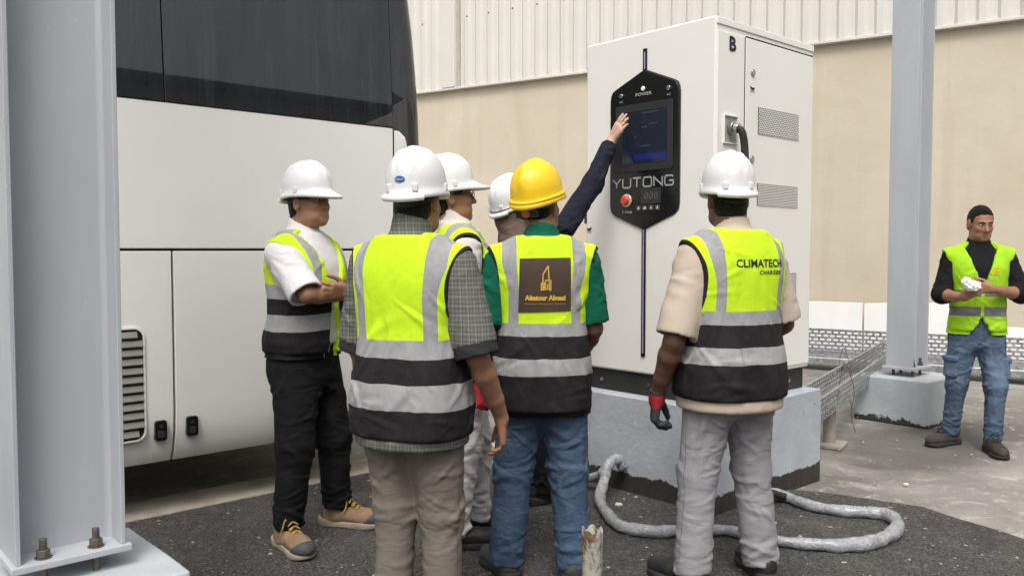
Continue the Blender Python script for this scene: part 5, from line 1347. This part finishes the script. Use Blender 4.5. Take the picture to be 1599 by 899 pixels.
# --- man half hidden behind the foreground man
rg = mat_glove('red_glove', srgb(206, 58, 66), srgb(206, 58, 66))
person('person in white trousers, white helmet and glasses, half hidden behind the foreground worker', (-.235, 4.02, None), 12, 1.01, dict(
    seed=41, skin='tan', head=(0, -.055, 1.612), head_yaw=2, head_pitch=6, glasses=True,
    legs={'r': leg(.10, -.06, toe=-6), 'l': leg(-.11, .10, toe=6)},
    arms={'r': dict(elbow=(.255, -.04, 1.06), wrist=(.245, .045, .79), hand=(.0, .2, -.97), thumb=(-.3, .9, .2), curl=(1.0, 1.05, 1.1, 1.1), thumb_in=.8, glove=rg),
          'l': dict(elbow=(-.25, .0, 1.07), wrist=(-.2, .18, .90), hand=(.2, .5, -.8), thumb=(.3, .7, .2))},
    trousers=dict(mat=fabric('white_canvas', srgb(204, 200, 200), .06, 420, .5), r=(.100, .080, .066), cuff=.06, amp=1.2),
    shirt=dict(mat=fabric('pale_grey_shirt', srgb(206, 198, 198), .05), hem=.80, sleeve=1.9, r=(.072, .066, .045), collar=.03),
    vest=dict(mat=mat_vest('vest_yellow_black_e', 1.108, 1.052, .962, .890, .11, .155), hem=.76, loose=(.022, .026)),
    shoes=dict(mat=simple('black_boot', (.014, .014, .015), .6, 0, .3, 20, .2), sole=M['sole_dark']),
    helmet=dict(kind='white', style=0, tilt=4)))
# --- reaching person at the screen
def scarf(root, hc, Rm):
    def f(p):
        q = (p - hc) @ Rm
        d = ell(q, (0, -.010, .02), (.092, .112, .108))
        d = smin(d, cone(p, hc + Rm @ A3((0, -.045, -.03)), (hc[0] * .4, -.045, 1.43), .088, .115), .05)
        d = smin(d, ell(p, (0, -.03, 1.42), (.19, .125, .06)), .05)
        return smax(d, -ell(q, (0, .085, -.03), (.066, .07, .092)), .012)
    field_mesh('headscarf', f, (-.3, -.32, 1.28), (.3, .32, 1.85), .008, fabric('brown_scarf', srgb(92, 78, 70), .15, 420, .5), root, lambda V: .005 * ripples(V, 77, 4, (14, 30, 34), (14, 14, 14)))
navy = fabric('dark_navy_knit', srgb(30, 32, 44), .15, 420, .5)
person('person in dark navy top, brown headscarf and white helmet reaching up to the screen', (.11, 4.70, None), 38, 1.0, dict(
    seed=51, skin='pale', hair=False, head=(-.085, -.05, 1.605), head_yaw=0, head_pitch=20,
    legs={'r': leg(.10, .0, toe=-6), 'l': leg(-.12, .05, toe=8)},
    arms={'r': dict(shoulder=(.185, .07, 1.50), elbow=(.185, .285, 1.755), wrist=(.129, .475, 2.0), hand=(.62, .06, .75), thumb=(-.75, -.05, .62), curl=(.10, .12, .14, .18), thumb_in=.6, size=.96),
          'l': dict(elbow=(-.24, -.01, 1.08), wrist=(-.22, .14, .84), hand=(.05, .3, -.95), thumb=(.3, .9, .1))},
    trousers=dict(mat=fabric('black_slacks', (.010, .010, .012), .3), r=(.098, .080, .072), cuff=.05),
    shirt=dict(mat=navy, hem=.80, sleeve=1.92, r=(.066, .056, .044), collar=.02, amp=1.3),
    vest=None, shoes=dict(mat=simple('black_trainer', (.014, .014, .015), .6, 0, .3, 20, .2), sole=M['sole_dark'], high=False, name='shoe'),
    helmet=dict(kind='white', style=0, tilt=2, strap=True, goggles=True), extras=[scarf]))
# --- man on the far right
def cargo(trousers, f):
    bm = bmesh.new(); bm.from_mesh(trousers.data); tree = BVHTree.FromBMesh(bm); bm.free()
    for sx in (-1, 1):
        for nm, z0, z1, pr in (('cargo_pocket', .52, .66, .020), ('pocket_flap', .635, .675, .030)):
            def cf(p, sx=sx, z0=z0, z1=z1, pr=pr):
                d = f(p) - pr; d = smax(d, z0 - p[:, 2], .008); d = smax(d, p[:, 2] - z1, .008); d = smax(d, np.abs(p[:, 1] - .03) - .072, .010); return smax(d, .135 - sx * p[:, 0], .01)
            field_mesh(nm, cf, (-.4, -.2, .48), (.4, .3, .72), .008, trousers.data.materials[0], trousers)
    hemr = []
lime = (.33, .62, .02)
pants7 = mat_denim('washed_blue_denim', srgb(58, 72, 92), srgb(116, 136, 160), .7)
def front_text(vest):
    me = text_mesh('ICE', .075, 1.25)
    for v in me.vertices: v.co = (-(v.co.x) - .035, 0, v.co.y + 1.285)
    stick(me, vest, 1, .004, 'lettering', simple('orange_ink', srgb(232, 150, 30), .6))
    me = text_mesh('ready', .030, 1.25)
    for v in me.vertices: v.co = (-(v.co.x) - .050, 0, v.co.y + 1.238)
    stick(me, vest, 1, .004, 'lettering', simple('pale_lime_ink', srgb(196, 224, 110), .6))
person('person in lime vest, black shirt and cargo jeans, standing on the far right facing us', (3.26, 5.95, 0.0), -106, .975, dict(
    seed=61, skin='tan', girth=(-.008, .0), head_yaw=12, head_pitch=-14, beard=False, nape=-.06,
    legs={'r': leg(.15, -.10, toe=-48, knee=(.0, .03)), 'l': leg(-.09, .12, toe=4, knee=(-.02, .02))},
    arms={'r': dict(elbow=(.248, .04, 1.115), wrist=(.145, .235, 1.105), hand=(-.55, .45, .45), thumb=(.1, .2, .9), curl=(1.0, 1.1, 1.15, 1.2), thumb_in=.7),
          'l': dict(elbow=(-.262, .05, 1.125), wrist=(-.035, .265, 1.165), hand=(.85, .12, .12), thumb=(.1, .2, .9), curl=(.75, .85, .95, 1.0), thumb_in=.6)},
    trousers=dict(mat=pants7, r=(.092, .069, .058), cuff=.085, amp=.8, parts=[cargo]),
    shirt=dict(mat=fabric('black_jersey', (.010, .010, .011), .3, 420, .4), hem=1.02, sleeve=1.30, r=(.064, .060, .052), collar=.02),
    vest=dict(mat=mat_vest('vest_lime', 1.152, 1.108, 1.035, .968, .2, .1, lime, low=True, grey=(.17, .18, .18)), hem=.860, loose=(.022, .026), vee=1.165, parts=[front_text], flare=.965),
    shoes=dict(mat=simple('dusty_black_leather', srgb(52, 48, 44), .8, 0, .35, 16, .4), sole=M['sole_dark'], lace=M['blackm'], high=True, size=1.12),
    helmet=None))
# crumpled paper in his right hand
def paper():
    f2 = R(-106); fx_, fy_ = math.cos(f2), math.sin(f2); lx, ly, lz = .105, .315, 1.19
    c = A3((3.26 + (fy_ * lx + fx_ * ly) * .975, 5.95 + (-fx_ * lx + fy_ * ly) * .975, lz * .975))
    def f(p):
        q = p - c; d = ell(q, (0, 0, 0), (.055, .030, .035)); d = smin(d, ell(q, (-.04, .0, .03), (.035, .022, .028)), .01); return d + .006 * np.sin(q[:, 0] * 150) * np.sin(q[:, 2] * 170 + 1) * np.sin(q[:, 1] * 130 + q[:, 0] * 60)
    o = field_mesh('crumpled_paper', f, c - .13, c + .13, .005, simple('white_paper', srgb(236, 236, 236), .8, 0, .03, 20, .3), None, None, 0)
    o.data.polygons.foreach_set('use_smooth', [False] * len(o.data.polygons))
    tag(o, 'crumpled white paper held in the hands of the man in the lime vest', 'paper')
paper()
ph = empty('phone', (-.352, 3.02, .016), R(68 - 90), 'black phone held low in the left hand of the foreground man', 'phone'); ph.scale = (.965,) * 3
pm = MB(); pm.box(-.036, .036, -.075, .075, -.0045, .0045, .004); pm.rot(Matrix.Translation((-.222, .195, .715)) @ Matrix.Rotation(R(-55), 4, 'X') @ Matrix.Rotation(R(70), 4, 'Y')); pm.build('case', M['black'], ph, True)
